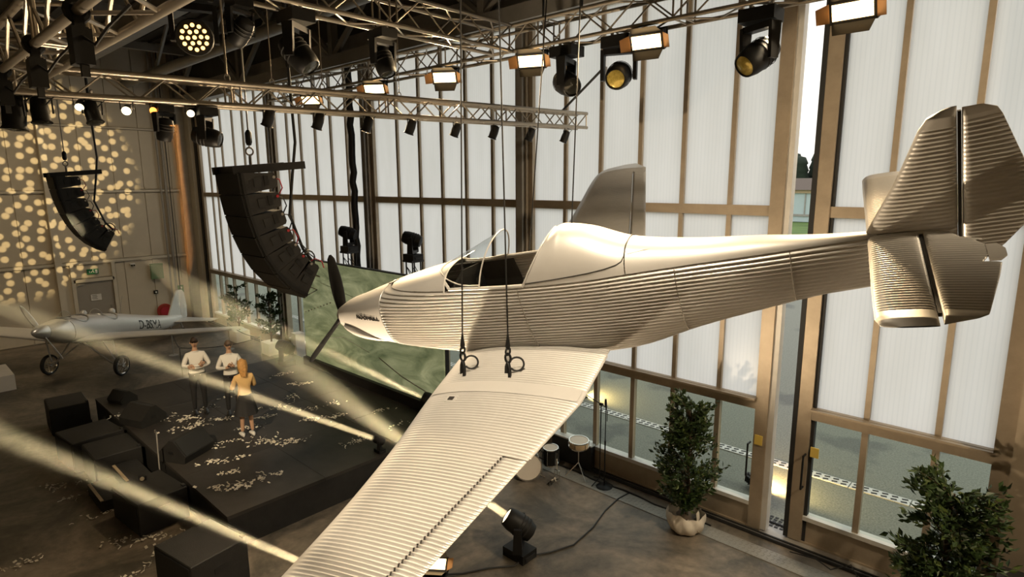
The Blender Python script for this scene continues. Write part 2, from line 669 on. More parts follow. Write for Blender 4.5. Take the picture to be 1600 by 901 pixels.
# pipes and corner columns
for y, r, m, nm in ((8.30, 0.035, 'steel_grey', 'pipe'), (8.48, 0.05, 'steel_grey', 'pipe'), (8.62, 0.02, 'wire_black', 'pipe')):
    MB().tube([(EX + 0.12, y, 0.9), (EX + 0.12, y, ROOF)], r, 8).build(nm, m, ew)
c = struct(MB().box((EX + 0.55, FY - 0.12, ROOF / 2), (0.5, 0.22, ROOF)).build('trim_1', 'cream_trim', smooth=0), 'cream corner column where end wall meets the glazed doors', 'column')
MB().box((EX + 0.95, FY - 0.02, ROOF / 2), (0.22, 0.2, ROOF)).build('dark_strip', 'black_paint', c, smooth=0)
MB().box((EX + 0.15, FY - 0.3, ROOF / 2), (0.3, 0.5, ROOF)).build('duct', 'steel_grey', c, smooth=0)

# fire door with frame, sign, notice
d = struct(MB().box((EX - 0.02, 5.68, 1.05), (0.06, 1.16, 2.1)).build('door_1', 'door_grey', smooth=0), 'grey metal fire door in the end wall under the exit sign', 'door')
for y in (5.02, 6.34):
    MB().box((EX + 0.04, y, 1.4), (0.12, 0.12, 2.8)).build('door_post', 'cream_trim', d, smooth=0)
MB().box((EX + 0.04, 5.68, 2.18), (0.12, 1.3, 0.12)).build('door_head', 'cream_trim', d, smooth=0)
MB().box((EX + 0.03, 5.25, 2.03), (0.06, 0.2, 0.05)).build('door_closer', 'steel_grey', d, smooth=0)
MB().tube([(EX + 0.06, 6.12, 0.95), (EX + 0.06, 6.12, 1.15)], 0.015).build('handle', 'chrome', d)
s = tag(MB().box((EX + 0.06, 5.66, 2.5), (0.06, 0.36, 0.19)).build('exit_sign', 'sign_green', smooth=0), 'small green exit sign with white pictogram above the grey fire door', 'sign')
mb = MB()
mb.tube([(EX + 0.095, 5.60, 2.47), (EX + 0.095, 5.66, 2.53)], 0.014, 6).tube([(EX + 0.095, 5.66, 2.53), (EX + 0.095, 5.70, 2.46)], 0.014, 6)
mb.lathe([(0.001, -0.01), (0.02, 0), (0.001, 0.01)], 8, (EX + 0.095, 5.67, 2.565), (1, 0, 0))
mb.build('running_figure', 'sign_white', s)
MB().prism([(EX + 0.095, 5.53, 2.5), (EX + 0.095, 5.57, 2.55), (EX + 0.095, 5.57, 2.45)], (0.005, 0, 0)).build('arrow', 'sign_white', s, smooth=0)
MB().box((EX + 0.095, 5.775, 2.5), (0.005, 0.07, 0.13)).build('doorway_mark', 'sign_white', s, smooth=0)
nb = tag(MB().box((EX + 0.03, 5.68, 1.5), (0.015, 0.34, 0.24)).build('door_notice', 'white_board', smooth=0), 'white printed notice stuck on the grey fire door', 'notice')
for i in range(4):
    MB().box((EX + 0.04, 5.62 + 0.02 * (i % 2), 1.58 - i * 0.045), (0.004, 0.16, 0.014)).build('text_line', 'print_black', nb, smooth=0)
gb = tag(MB().box((EX + 0.12, 7.82, 2.28), (0.14, 0.44, 0.62)).build('wall_cabinet', 'pale_green', smooth=0), 'green square cabinet mounted high on the end wall', 'cabinet')
MB().box((EX + 0.195, 7.82, 2.28), (0.01, 0.38, 0.54)).build('door', 'pale_green', gb, smooth=0)
el = tag(MB().box((EX + 0.06, 7.0, 2.62), (0.1, 0.16, 0.1)).build('emergency_light', 'white_board', smooth=0), 'small white emergency light between exit sign and green cabinet', 'lamp')
for yy in (6.96, 7.04):
    MB().lathe([(0.03, 0), (0.035, 0.03)], 10, (EX + 0.11, yy, 2.6), (1, 0, 0)).build('lamp_head', 'lens_dark', el)
sb = tag(MB().box((EX + 0.05, 7.72, 1.42), (0.08, 0.14, 0.14)).build('switch_box', 'black_plastic', smooth=0), 'dark switch box on the end wall above the hose reel', 'switch box')
MB().box((EX + 0.1, 7.72, 1.42), (0.02, 0.06, 0.06)).build('button', 'sign_white', sb, smooth=0)
gp = tag(MB().box((EX + 0.05, 8.66, 1.42), (0.06, 0.22, 0.32)).build('first_aid_sign', 'pale_green', smooth=0), 'pale green framed wall sign right of the silver tail fin', 'sign')
MB().lathe([(0.05, 0), (0.05, 0.01)], 12, (EX + 0.08, 8.66, 1.48), (1, 0, 0)).build('symbol', 'sign_white', gp)
MB().box((EX + 0.085, 8.66, 1.33), (0.01, 0.1, 0.06)).build('symbol', 'sign_white', gp, smooth=0)
hr = thing('hose_reel', 'red fire hose reel on the end wall behind the tail fin', 'hose reel', (EX + 0.15, 7.95, 0.62))
for k in range(5):
    MB().tube([(0.0 + 0.02 * (k % 2), (0.18 + 0.025 * k) * cos(a * pi / 12), (0.18 + 0.025 * k) * sin(a * pi / 12)) for a in range(25)], 0.016, 6, False).build('hose_coil', 'red_hose', hr)
MB().lathe([(0.17, -0.05), (0.17, 0.05)], 20, (0, 0, 0), (1, 0, 0)).build('drum', 'connector_red', hr)
MB().box((-0.08, 0, 0), (0.1, 0.1, 0.1)).build('bracket', 'steel_grey', hr, smooth=0)

# ------------------------------------------------------------------ sliding door leaves (facade)
TOPZ = 9.0
Z_MID0, Z_MID1, Z_LOW0, Z_LOW1, Z_SILL = 5.25, 5.41, 2.13, 2.32, 0.47


def leaf(n, x0, x1, mull, Y, label, pw=0.2):
    root = place('door_%d' % n, None, None, ((x0 + x1) / 2, Y, 0))
    struct(root, label, 'hangar door')
    cx = (x0 + x1) / 2
    L = lambda x: x - cx
    wd = x1 - x0
    dep = 0.12
    for x in (x0 + pw / 2, x1 - pw / 2):
        MB().box((L(x), 0, (TOPZ + 0.06) / 2), (pw, dep + 0.06, TOPZ - 0.06)).build('post', 'frame_alu', root, smooth=0)
    for z0, z1, dd in ((Z_MID0, Z_MID1, 0.0), (Z_LOW0, Z_LOW1, 0.05)):
        MB().box((0, 0, (z0 + z1) / 2), (wd - 2 * pw, dep + dd, z1 - z0)).build('rail', 'frame_alu', root, smooth=0)
    MB().box((0, -0.05, Z_LOW1 - 0.02), (wd - 2 * pw, dep + 0.1, 0.03)).build('rail_lip', 'frame_alu', root, smooth=0)
    MB().box((0, 0, Z_SILL + 0.0), (wd - 2 * pw, dep + 0.06, 0.07)).build('sill', 'frame_pale', root, smooth=0)
    MB().box((0, 0.0, 0.25), (wd - 2 * pw, dep - 0.04, 0.40)).build('kick_panel', 'frame_alu', root, smooth=0)
    MB().box((0, 0.0, 0.035), (wd, dep + 0.02, 0.05)).build('bottom_rail', 'frame_alu', root, smooth=0)
    MB().box((0, 0, TOPZ - 0.06), (wd - 2 * pw, dep, 0.12)).build('top_rail', 'frame_alu', root, smooth=0)
    tiers = ((Z_SILL + 0.035, Z_LOW0), (Z_LOW1, Z_MID0), (Z_MID1, TOPZ - 0.12))
    me_m = {}
    for k, (z0, z1) in enumerate(tiers):
        mwd = 0.075 if k else 0.085
        me_m[k] = MB().box((0, 0, (z0 + z1) / 2), (mwd, dep - 0.02, z1 - z0)).mesh('mullion', 'frame_alu', 0)
        for x in mull:
            place('mullion', me_m[k], root, (L(x), 0, 0))
        xs = [x0 + pw] + list(mull) + [x1 - pw]
        for i, (a, b) in enumerate(zip(xs[:-1], xs[1:])):
            a2 = a + (mwd / 2 if i else 0)
            b2 = b - (mwd / 2 if i < len(xs) - 2 else 0)
            if k == 0:
                MB().add([(L(a2), 0, z0), (L(b2), 0, z0), (L(b2), 0, z1), (L(a2), 0, z1)], [(0, 1, 2, 3)]).build('glass_pane', 'clear_glass', root, smooth=0, fix=False)
            else:
                # one sheet: a single face so that the light is diffused once
                g = 0.004
                MB().add([(L(a2) + g, 0, z0), (L(b2) - g, 0, z0), (L(b2) - g, 0, z1), (L(a2) + g, 0, z1)], [(0, 1, 2, 3)]).build('polycarbonate_pane', 'polycarbonate', root, smooth=0, fix=False)
    return root


leaf(2, -25.9, -19.55, [-24.95, -24.4, -23.65, -22.6, -21.75, -20.72], FY, 'translucent hangar door leaf nearest the end wall')
leaf(3, -19.5, -14.12, [-18.55, -17.72, -16.83, -15.95, -15.13], FY, 'translucent hangar door leaf behind the hanging right speaker array')
D3 = leaf(4, -13.98, -8.45, [-12.79, -11.9, -11.07, -10.23, -9.38], FY, 'translucent hangar door leaf behind the cockpit of the hanging aircraft')
D4 = leaf(5, -8.38, -3.18, [-7.37, -6.54, -5.70, -4.87, -4.03], FY, 'translucent hangar door leaf left of the open gap')
D5 = leaf(6, -2.765, -0.16, [-1.83, -0.965], FY + 0.12, 'translucent hangar door leaf right of the open gap')
# pale edge profile and dark seal of the two leaves at the gap
MB().box((-3.135 - (-5.78), 0.03, TOPZ / 2 + 0.03), (0.09, 0.16, TOPZ - 0.06)).build('edge_profile', 'frame_pale', D4, smooth=0)
MB().box((-2.80 - (-1.4625), 0.0, TOPZ / 2 + 0.03), (0.07, 0.2, TOPZ - 0.06)).build('rubber_seal', 'black_rubber', D5, smooth=0)
MB().box((-2.54 - (-1.4625), 0.0, TOPZ / 2 + 0.03), (0.05, 0.1, TOPZ - 0.06)).build('inner_profile', 'black_rubber', D5, smooth=0)
# pull handles
for D, x, sgn in ((D4, -3.42 + 5.78, -1), (D5, -2.60 + 1.4625, -1)):
    MB().tube([(x, -0.09, 1.55), (x, -0.2, 1.55), (x, -0.2, 1.0), (x, -0.09, 1.0)], 0.016, 8).build('handle', 'black_plastic', D)
    MB().box((x + 0.13, -0.1, 1.62), (0.12, 0.02, 0.16)).build('lock_plate', 'yellow_sticker', D, smooth=0)
# big guide columns between the leaves and the header
for i, (x, wd) in enumerate(((-8.42, 0.16), (-14.05, 0.16), (-19.55, 0.16))):
    t = struct(MB().box((x, FY - 0.17, TOPZ / 2), (wd, 0.12, TOPZ)).build('trim_%d' % (i + 2), 'steel_grey', smooth=0), 'steel guide column between door leaves %s' % ('behind the aircraft cockpit', 'behind the truss middle', 'behind the right speaker array')[i], 'column')
    for s_ in (-1, 1):
        MB().box((x + s_ * (wd / 2 + 0.05), FY - 0.14, TOPZ / 2), (0.03, 0.06, TOPZ)).build('flange', 'frame_alu', t, smooth=0)
dr = tag(MB().tube([(-14.38 + 0.02 * sin(z * 3), FY - 0.35 + 0.02 * cos(z * 2.2), z * 0.25 + 3.3) for z in range(23)], 0.09, 10).build('cable_sleeve', 'wire_black'),
         'thick black cable sleeve hanging before the hangar doors', 'cable sleeve')
hd = struct(MB().box(((EX + BX) / 2, FY + 0.05, TOPZ + 0.3), (BX - EX, 0.4, 0.6)).build('wall_right', 'steel_grey', smooth=0), 'steel header above the sliding hangar doors', 'wall')
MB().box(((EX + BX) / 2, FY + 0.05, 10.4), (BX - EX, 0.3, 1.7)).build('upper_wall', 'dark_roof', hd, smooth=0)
MB().box((4.55, FY + 0.05, TOPZ / 2), (8.9, 0.3, TOPZ)).build('side_wall', 'cream_trim', hd, smooth=0)
MB().box((0.24, FY - 0.12, TOPZ / 2), (0.8, 0.5, TOPZ)).build('column', 'frame_alu', hd, smooth=0)
MB().box((EX + 0.45, FY + 0.06, TOPZ / 2), (1.3, 0.15, TOPZ)).build('side_wall', 'cream_wall', hd, smooth=0)
# floor tracks, threshold, diamond plate strip
tr = struct(MB().box(((EX + 0) / 2, FY + 0.12, 0.015), (27, 0.55, 0.03)).build('trim_5', 'steel_grey', smooth=0), 'steel floor track of the sliding doors', 'track')
for y in (FY - 0.2, FY - 0.12, FY + 0.32):
    MB().box((EX / 2, y, 0.03), (27, 0.03, 0.05)).build('track_rail', 'black_rubber', tr, smooth=0)
for i in range(5):
    for k in range(9):
        MB().box((-3.35 + k * 0.085, FY + 0.22 + 0.075 * i, 0.034), (0.055, 0.04, 0.012)).build('grate_slot', 'black_rubber', tr, smooth=0)
dp = struct(MB().box((-9, FY - 0.62, 0.006), (22, 0.32, 0.012)).build('trim_6', 'floor_plate', smooth=0), 'checker plate strip in the floor along the doors', 'floor plate')
mb = MB()
for i in range(170):
    for k in range(5):
        mb.box((-12.2 + i * 0.075, FY - 0.75 + k * 0.065, 0.0125), (0.05, 0.012, 0.006), Matrix.Rotation(radians(45 if (i + k) % 2 else -45), 3, 'Z'))
pt = mb.build('tread_pattern', 'floor_plate', dp, smooth=0)
pt['kind'] = 'stuff'

# lattice girder above the doors
g = struct(place('trim_7', None, None, (EX, 9.1, 8.95)), 'grey steel lattice girder above the hangar doors', 'girder')
MB().box((13.5, 0, 0), (27, 0.28, 0.3)).build('bottom_chord', 'roof_steel', g, smooth=0)
MB().box((13.5, 0, 2.0), (27, 0.25, 0.25)).build('top_chord', 'roof_steel', g, smooth=0)
for k, x in enumerate((-26.3, -20.6, -14.87, -9.18, -3.5)):
    MB().box((x - EX, 0, 1.0), (0.18, 0.2, 1.8)).build('upright', 'roof_steel', g, smooth=0)
    for sg in (-1, 1):
        MB().tube([(x - EX, 0, 0.12), (x - EX + sg * 2.4, 0, 1.9)], 0.09, 6).build('brace', 'roof_steel', g)
g2 = struct(place('trim_8', None, None, (EX, 7.45, 9.5)), 'round roof girder with struts above the lighting truss', 'girder')
MB().tube([(0, 0, 0), (25, 0, 0)], 0.16, 10).build('chord', 'roof_steel', g2)
for k in range(5):
    MB().tube([(3.5 + 4.6 * k, 0, 0), (5.5 + 4.6 * k, 0, 1.6)], 0.06, 6).build('brace', 'roof_steel', g2)
    MB().tube([(5.5 + 4.6 * k, 0, 1.6), (7.5 + 4.6 * k, 0, 0)], 0.06, 6).build('brace', 'roof_steel', g2)
g3 = struct(place('trim_9', None, None, (EX, 5.0, 9.3)), 'grey roof beam across the top left corner', 'girder')
MB().box((15, 0, 0), (30, 0.3, 0.06)).box((15, 0, 0.5), (30, 0.3, 0.06)).box((15, 0, 0.25), (30, 0.06, 0.5)).build('beam', 'roof_steel', g3, smooth=0)
for k, (x, y) in enumerate(((-24.5, 0), (-20, 0), (-15.5, 0), (-11, 0))):
    MB().box((x - EX, 0.2, 1.2), (0.2, 11, 0.25)).build('cross_beam', 'roof_steel', g3, smooth=0)

# ------------------------------------------------------------------ outside
gr = struct(MB().box((-10, 34.9, -0.06), (120, 50, 0.06)).build('pavement', 'asphalt', smooth=0), 'grey-green asphalt apron outside the doors', 'pavement')
struct(MB().box((-10, 130, -0.08), (400, 140, 0.06)).build('lawn', 'grass_far', smooth=0), 'green grass field beyond the apron', 'lawn')
# drainage channel with perforated cover plates
ch = thing('drainage_channel', 'pale perforated drainage channel running across the asphalt outside', 'drain', (-10, 12.3, -0.03))
mb_c = MB().box((0, 0, 0.008), (0.98, 0.26, 0.016)).mesh('cover_plate', 'frame_pale', 0)
mb_s = MB()
for k in range(6):
    for r_ in (-1, 1):
        mb_s.box((-0.4 + k * 0.16, r_ * 0.06, 0.018), (0.10, 0.05, 0.006), Matrix.Rotation(radians(18), 3, 'Z'))
sl = mb_s.mesh('slot', 'black_rubber', 0)
for i in range(26):
    cpl = place('cover_plate', mb_c, ch, (-15 + i * 1.0, 0, 0))
    place('slot_pattern', sl, cpl)['kind'] = 'stuff'
# far building and tree line
fb = thing('far_building', 'pale blue low building seen through the open gap', 'building', (-36, 92, 0))
MB().box((0, 0, 2.2), (70, 6, 4.4)).build('wall', 'far_building', fb, smooth=0)
MB().box((0, -3.1, 4.2), (70, 0.3, 0.5)).build('fascia', 'timber', fb, smooth=0)
MB().prism([(-36, -3.6, 4.4), (-36, 3.6, 4.4), (-36, 0, 6.0)], (72, 0, 0)).build('roof', 'far_roof', fb, smooth=0)
for i in range(22):
    MB().box((-33 + i * 3.0, -3.05, 2.3), (0.15, 0.1, 3.2)).build('wall_rib', 'steel_grey', fb, smooth=0)
MB().box((0, -3.05, 0.9), (70, 0.12, 0.3)).build('plinth_band', 'steel_grey', fb, smooth=0)
random.seed(3)
for i in range(14):
    row = i % 2
    x = -64.2 + (i // 2) * 5.6 + row * 2.3
    h = random.uniform(10.2, 11.8) + row * .6
    t = thing('far_tree', 'dark conifer in the tree line on the horizon', 'tree', (x, 150 + row * 6.5, 0), None, 'conifers on the horizon')
    MB().tube([(0, 0, 0), (0, 0, h * 0.4)], 0.3, 6).build('trunk', 'bark', t)
    prof = [(2.3, h * 0.08)]
    for k in range(6):
        z = h * (0.08 + 0.15 * k)
        prof += [(2.75 - 0.07 * k - .02 * k * k + random.uniform(-.12, .05), z + 0.2), (2.4 - 0.08 * k - .03 * k * k, z + h * 0.14)]
    prof += [(0.05, h)]
    MB().lathe(prof, 9).build('foliage', 'tree_far', t, 180)
tw = thing('neighbour_hangar', 'teal wall of a neighbouring hangar outside beyond the potted shrubs', 'building', (-78, 42, 0))
MB().box((0, 0, 2.4), (22, 6, 4.8)).build('wall', 'teal_wall', tw, smooth=0)
MB().box((0, -3.1, 2.6), (22.2, 0.1, 0.3)).build('band', 'white_board', tw, smooth=0)
for i in range(6):
    MB().box((-9 + i * 3.5, -3.05, 1.3), (1.6, 0.1, 1.6)).build('window', 'lens_dark', tw, smooth=0)

# ------------------------------------------------------------------ hanging corrugated aircraft
# body frame: X forward, Y left wing, Z up; spinner tip is the origin
AO = V((-6.808, 4.031, 4.117))
_h, _p, _b = radians(-13.026), radians(-8.865), radians(21.803)
_fw = V((-cos(_h) * cos(_p), sin(_h) * cos(_p), sin(_p)))
_lf = V((0, 0, 1)).cross(_fw).normalized()
_up = _fw.cross(_lf)
_L = _lf * cos(_b) - _up * sin(_b)
_U = _lf * sin(_b) + _up * cos(_b)
AROT = Matrix((_fw, _L, _U)).transposed()
def AW(p):
    return AO + AROT @ V(p)

FXS = [-.10, -.3, -.6, -.9, -1.3, -1.8, -2.1, -2.4, -3.0, -3.4, -3.7, -4.07, -4.6, -5.2, -5.6, -6.0]
FW = [.125, .20, .275, .33, .37, .40, .405, .41, .40, .39, .375, .345, .28, .20, .14, .09]
FZT = [.10, .18, .245, .317, .405, .49, .53, .56, .74, .785, .73, .575, .49, .45, .415, .40]
FZB = [-.15, -.27, -.32, -.37, -.435, -.50, -.53, -.555, -.58, -.58, -.565, -.50, -.33, -.185, -.105, -.06]
def interp(x, xs, ys):
    # xs descending; smooth (Catmull style) interpolation
    if x >= xs[0]:
        return ys[0]
    if x <= xs[-1]:
        return ys[-1]
    for i in range(len(xs) - 1):
        if xs[i] >= x >= xs[i + 1]:
            t = (xs[i] - x) / (xs[i] - xs[i + 1])
            h = xs[i] - xs[i + 1]
            d0 = (ys[i + 1] - ys[i - 1]) / (xs[i - 1] - xs[i + 1]) if i else (ys[1] - ys[0]) / h
            d1 = (ys[i + 2] - ys[i]) / (xs[i] - xs[i + 2]) if i + 2 < len(xs) else (ys[i + 1] - ys[i]) / h
            t2, t3 = t * t, t * t * t
            return (2 * t3 - 3 * t2 + 1) * ys[i] + (t3 - 2 * t2 + t) * h * d0 + (-2 * t3 + 3 * t2) * ys[i + 1] + (t3 - t2) * h * d1
def sect(x):
    return interp(x, FXS, FW), interp(x, FXS, FZT), interp(x, FXS, FZB)
def sec_y(x, z):
    """half width of the body at station x and height z"""
    wd, t, b = sect(x)
    zn = (z - (t + b) / 2) / ((t - b) / 2)
    zn = max(-1, min(1, zn))
    return wd * max(0.0, 1 - abs(zn) ** 2.5) ** 0.4
def sec_pt(x, a):
    wd, t, b = sect(x)
    c_, s_ = cos(a), sin(a)
    sg = lambda q: (1 if q >= 0 else -1) * abs(q) ** 0.8
    return V((x, wd * sg(c_), (t + b) / 2 + (t - b) / 2 * sg(s_)))

ac = thing('corrugated_aircraft', 'large silver corrugated single-engine aircraft hanging banked on cables', 'aircraft', AO, AROT.to_quaternion())
PITCH = 0.0345
ZD = 0.375     # upper edge of the corrugated side skin
def side_skin(sgn):
    xs = [-1.06 - i * (6.0 - 1.06) / 90 for i in range(91)]
    zs_ = [ZD - k * PITCH / 7 for k in range(int((ZD + 0.6) / (PITCH / 7)) + 1)]
    rows = []
    for x in xs:
        wd, t, b = sect(x)
        row = []
        for z in zs_:
            zz = max(z, b)
            y = sec_y(x, zz)
            am = 0.0105 * min(1, max(0, (zz - b) / 0.05)) * min(1, (-1.06 - x) / 0.06 + 0.05)
            ph = cos(2 * pi * z / PITCH)
            y = max(0.0, y + am * (ph - 0.2))
            # the seam at the cowling leans backwards at its lower end
            xx = x
            row.append((xx, sgn * y, zz))
        rows.append(row)
    return MB().grid(rows).build('corrugated_side_skin', 'silver_paint', ac, 180)
side_skin(1)
side_skin(-1)

def strip(name, x0, x1, n, m, material, a0=None, cut=None):
    rows = []
    for i in range(n + 1):
        x = x0 + (x1 - x0) * i / n
        wd, t, b = sect(x)
        zc, hh = (t + b) / 2, (t - b) / 2
        sn = max(-1, min(1, (ZD - zc) / hh))
        a = math.asin((1 if sn >= 0 else -1) * abs(sn) ** (1 / 0.8))
        if a0 is not None:
            a = a0
        row = []
        for k in range(m + 1):
            an = a + (pi - 2 * a) * k / m
            p = sec_pt(x, an)
            if cut:
                p = cut(p, i)
            row.append(p * 1.0 if not isinstance(p, tuple) else p)
        rows.append(row)
    return MB().grid(rows).build(name, material, ac, 180)
strip('nose_deck', -1.06, -2.08, 24, 36, 'silver_smooth')
# rear deck / headrest fairing with a sloping open front edge
def fairing_cut(p, i):
    t = max(0.0, 1 - i / 14)
    return V((p.x - 0.30 * t * max(0, p.z - ZD) / 0.4, p.y, p.z))
strip('headrest_fairing', -3.06, -4.07, 34, 40, 'silver_smooth', None, fairing_cut)
strip('rear_deck', -4.08, -6.0, 40, 30, 'silver_smooth')
# fairing rim
rim = []
for k in range(41):
    wd, t, b = sect(-3.06)
    sn = (ZD - (t + b) / 2) / ((t - b) / 2)
    a = math.asin(abs(sn) ** (1 / 0.8))
    rim.append(fairing_cut(sec_pt(-3.06, a + (pi - 2 * a) * k / 40), 0))
MB().tube(rim, 0.012, 6).build('fairing_rim', 'silver_smooth', ac)
# dark joint around the fairing tail and along its foot
jt = [sec_pt(-4.072, pi / 2 + .5 - k * (.5 + pi / 2 - 1.02) / 14) for k in range(15)]
jt += [V((x, sec_y(x, z), z)) for x, z in ((-4.05, .478), (-4.0, .46), (-3.9, .447), (-3.75, .437), (-3.6, .43), (-3.4, .42), (-3.25, .412), (-3.1, .405))]
MB().tube([V((p.x, p.y * 1.006, p.z + .002)) for p in jt], 0.005, 5).build('joint_line', 'print_black', ac)
MB().tube([V((-4.1 - i * 0.15, sec_y(-4.1 - i * 0.15, 0.52 - i * 0.004) + 0.002, min(0.52 - i * 0.004, sect(-4.1 - i * 0.15)[1] - 0.01))) for i in range(13)], 0.004, 5).build('spine_edge', 'silver_smooth', ac)

for x in (-3.0, -4.5, -5.4):
    MB().tube([V((x, sec_y(x, z) + .011, z)) for z in [ZD - .01 - k * .05 for k in range(int((ZD - sect(x)[2]) / .05))]], .0035, 5).build('rivet_seam', 'steel_grey', ac)
# cowling and spinner
rows = [[sec_pt(-.10 - i * .96 / 30, 2 * pi * k / 48) for k in range(48)] for i in range(31)]
MB().grid(rows, True).build('cowling', 'silver_smooth', ac, 180)
sp_prof = [(0.004, 0), (0.04, -.012), (0.075, -.035), (0.105, -.07), (0.125, -.11), (0.132, -.135)]
MB().lathe([(r * 0.97, h) for r, h in sp_prof], 28, (0, 0, -0.02), (1, 0, 0)).build('spinner', 'silver_smooth', ac, 60)
MB().lathe([(0.133, -.138), (0.135, -.15)], 28, (0, 0, -0.02), (1, 0, 0)).build('spinner_ring', 'polished_alu', ac, 60)
# cheek intake: long teardrop bulge low on each side of the cowling
for sg_ in (1, -1):
    rows = []
    for i in range(15):
        t_ = i / 14
        x = -.24 - t_ * .66
        zc = -.09 - .19 * t_
        hw = .075 * (sin(pi * min(1, .12 + .88 * t_)) ** .7) + .004
        up_ = .06 * (sin(pi * min(1, .2 + .8 * t_)) ** .8)
        row = []
        for k in range(9):
            u_ = -1 + k / 4
            z = zc + hw * u_
            row.append((x, sg_ * (sec_y(x, z) - .006 + up_ * max(0, 1 - u_ * u_) ** .5), z))
        rows.append(row)
    MB().grid(rows).build('cheek_intake', 'silver_smooth', ac, 180)
for i in range(3):
    MB().tube([(-.82 - i * .055, .07 + .015 * i, -.345 - .012 * i), (-.86 - i * .055, .08 + .015 * i, -.40 - .014 * i)], 0.013, 8).build('exhaust_stub', 'polished_alu', ac)
# seam between cowling and skin
MB().tube([sec_pt(-1.06, 2 * pi * k / 60) * 1.0 + V((0, 0, 0)) for k in range(61)], 0.005, 5).build('cowling_seam', 'polished_alu', ac)
# blades
for an in (108, -13, 227):
    a = radians(an)
    d_ = V((0, cos(a), sin(a)))
    e_ = V((1, 0, 0))
    n_ = d_.cross(e_)
    rows = []
    for i in range(15):
        r = 0.06 + i * 0.052
        t = i / 14
        ch_ = 0.10 * (0.45 + 1.1 * t - 1.15 * t * t) + 0.012 * (1 - t)
        if i == 14:
            ch_ = 0.015
        tw_ = radians(62 - 44 * t)
        cdir = n_ * cos(tw_) + e_ * sin(tw_)
        tdir = -n_ * sin(tw_) + e_ * cos(tw_)
        th = 0.026 * (1 - t) + 0.006
        rows.append([V((-.075, 0, -.02)) + d_ * r + cdir * (ch_ * cos(b_ * pi / 5)) + tdir * (th * sin(b_ * pi / 5)) for b_ in range(10)])
    MB().grid(rows, True).build('propeller_blade', 'black_plastic', ac, 180)
# lettering on the cowling
me = text_mesh('cowling_lettering', 'NOOHRILL', 0.085, 'print_black', 0.004)
for v_ in me.vertices:
    x = -0.80 - v_.co.x * 1.0
    z = 0.085 + v_.co.y * 0.75 - v_.co.x * 0.02
    v_.co = V((x, sec_y(x, z) + 0.004 + v_.co.z, z))
place('cowling_lettering', me, ac)
# cockpit: tub, seat, panel, rear bulkhead, coaming
inn = 0.03
tub = []
for i in range(13):
    x = -1.95 - i * (2.62 - 1.95) / 12
    wd, t, b = sect(x)
    tub.append([(x, (sec_y(x, z) - inn) * s_, z) for s_, z in ((1, .36), (1, .1), (1, -.2), (.7, -.42), (0, -.46), (-.7, -.42), (-1, -.2), (-1, .1), (-1, .36))])
MB().grid(tub).build('cockpit_tub', 'cockpit_dark', ac, 0)
bk = [(-3.12, .34, .36), (-3.12, .34, -.2), (-3.12, .2, -.44), (-3.12, -.2, -.44), (-3.12, -.34, -.2), (-3.12, -.34, .36), (-3.34, -.2, .70), (-3.34, .2, .70)]
MB().prism(bk[:6], (-0.02, 0, 0)).build('rear_bulkhead', 'silver_paint', ac, 0)
for k in range(15):
    z = -.38 + k * .052
    hw = 0.33 if z > -.2 else 0.22
    MB().tube([(-3.11, hw, z), (-3.11, -hw, z)], 0.014, 6).build('bulkhead_rib', 'silver_smooth', ac)
MB().box((-3.0, -.1, -.0), (.05, .04, .8), Matrix.Rotation(radians(-18), 3, 'X')).build('harness_strap', 'black_rubber', ac, 0)
MB().prism([(-2.15, .3, .36), (-2.15, .3, .02), (-2.15, -.3, .02), (-2.15, -.3, .36), (-2.15, 0, .44)], (-0.03, 0, 0)).build('instrument_panel', 'black_plastic', ac, 0)
for y in (-.18, 0, .18):
    MB().lathe([(.05, 0), (.05, .012)], 14, (-2.18, y, .2), (-1, 0, 0)).build('dial', 'lens_dark', ac)
MB().box((-2.75, 0, -.25), (.5, .55, .1)).box((-3.0, 0, .02), (.12, .55, .5), Matrix.Rotation(radians(-12), 3, 'Y')).build('seat', 'black_rubber', ac, 0)
MB().tube([(-2.45, 0.02, -.4), (-2.5, 0.02, .05)], 0.012).build('control_stick', 'steel_grey', ac)
for s_ in (1, -1):
    MB().tube([(-2.06 - i * .1, s_ * (sec_y(-2.06 - i * .1, ZD) - 0.004 - (0.08 if i == 0 else 0)), ZD + 0.012 + (.05 if i == 0 else 0)) for i in range(11)], 0.018, 8).build('cockpit_coaming', 'silver_smooth', ac)
MB().tube([V((-2.08, 0, 0)) + V((0, sec_pt(-2.08, a).y, sec_pt(-2.08, a).z)) for a in [0.62 + k * (pi - 1.24) / 20 for k in range(21)]], 0.012, 6).build('cockpit_coaming', 'silver_smooth', ac)
# windshield: base curve on the deck, arch behind
def wbase(k):
    t = k / 20
    a = 0.60 + t * (pi - 1.2)
    f_ = sin(pi * t)
    x = -2.56 + 0.62 * f_ ** 0.8
    q = sec_pt(max(x, -2.08) if x > -2.08 else -2.08, a)
    return V((x, q.y * (1.0 if x > -2.1 else 0.98), (sec_pt(x, a).z if x > -2.08 else 0.41 + (q.z - 0.41) * f_) + 0.004))
def warch(k):
    t = k / 20
    y = 0.355 * cos(pi * t)
    f_ = max(0, sin(pi * t)) ** 0.75
    return V((-2.56 - 0.19 * f_, y, 0.41 + 0.40 * f_))
rows = [[wbase(k).lerp(warch(k), j / 6) for k in range(21)] for j in range(7)]
ws = MB().grid(rows).build('windshield', 'windshield_glass', ac, 180, fix=False)
MB().tube([warch(k) for k in range(21)], 0.0075, 6).build('windshield_arch', 'silver_smooth', ws)
MB().tube([wbase(k) for k in range(21)], 0.008, 6).build('windshield_base', 'silver_smooth', ws)
MB().tube([(-3.3, -.36, .43), (-3.32, -.37, .62)], 0.004, 5).build('pitot_wire', 'steel_grey', ac)

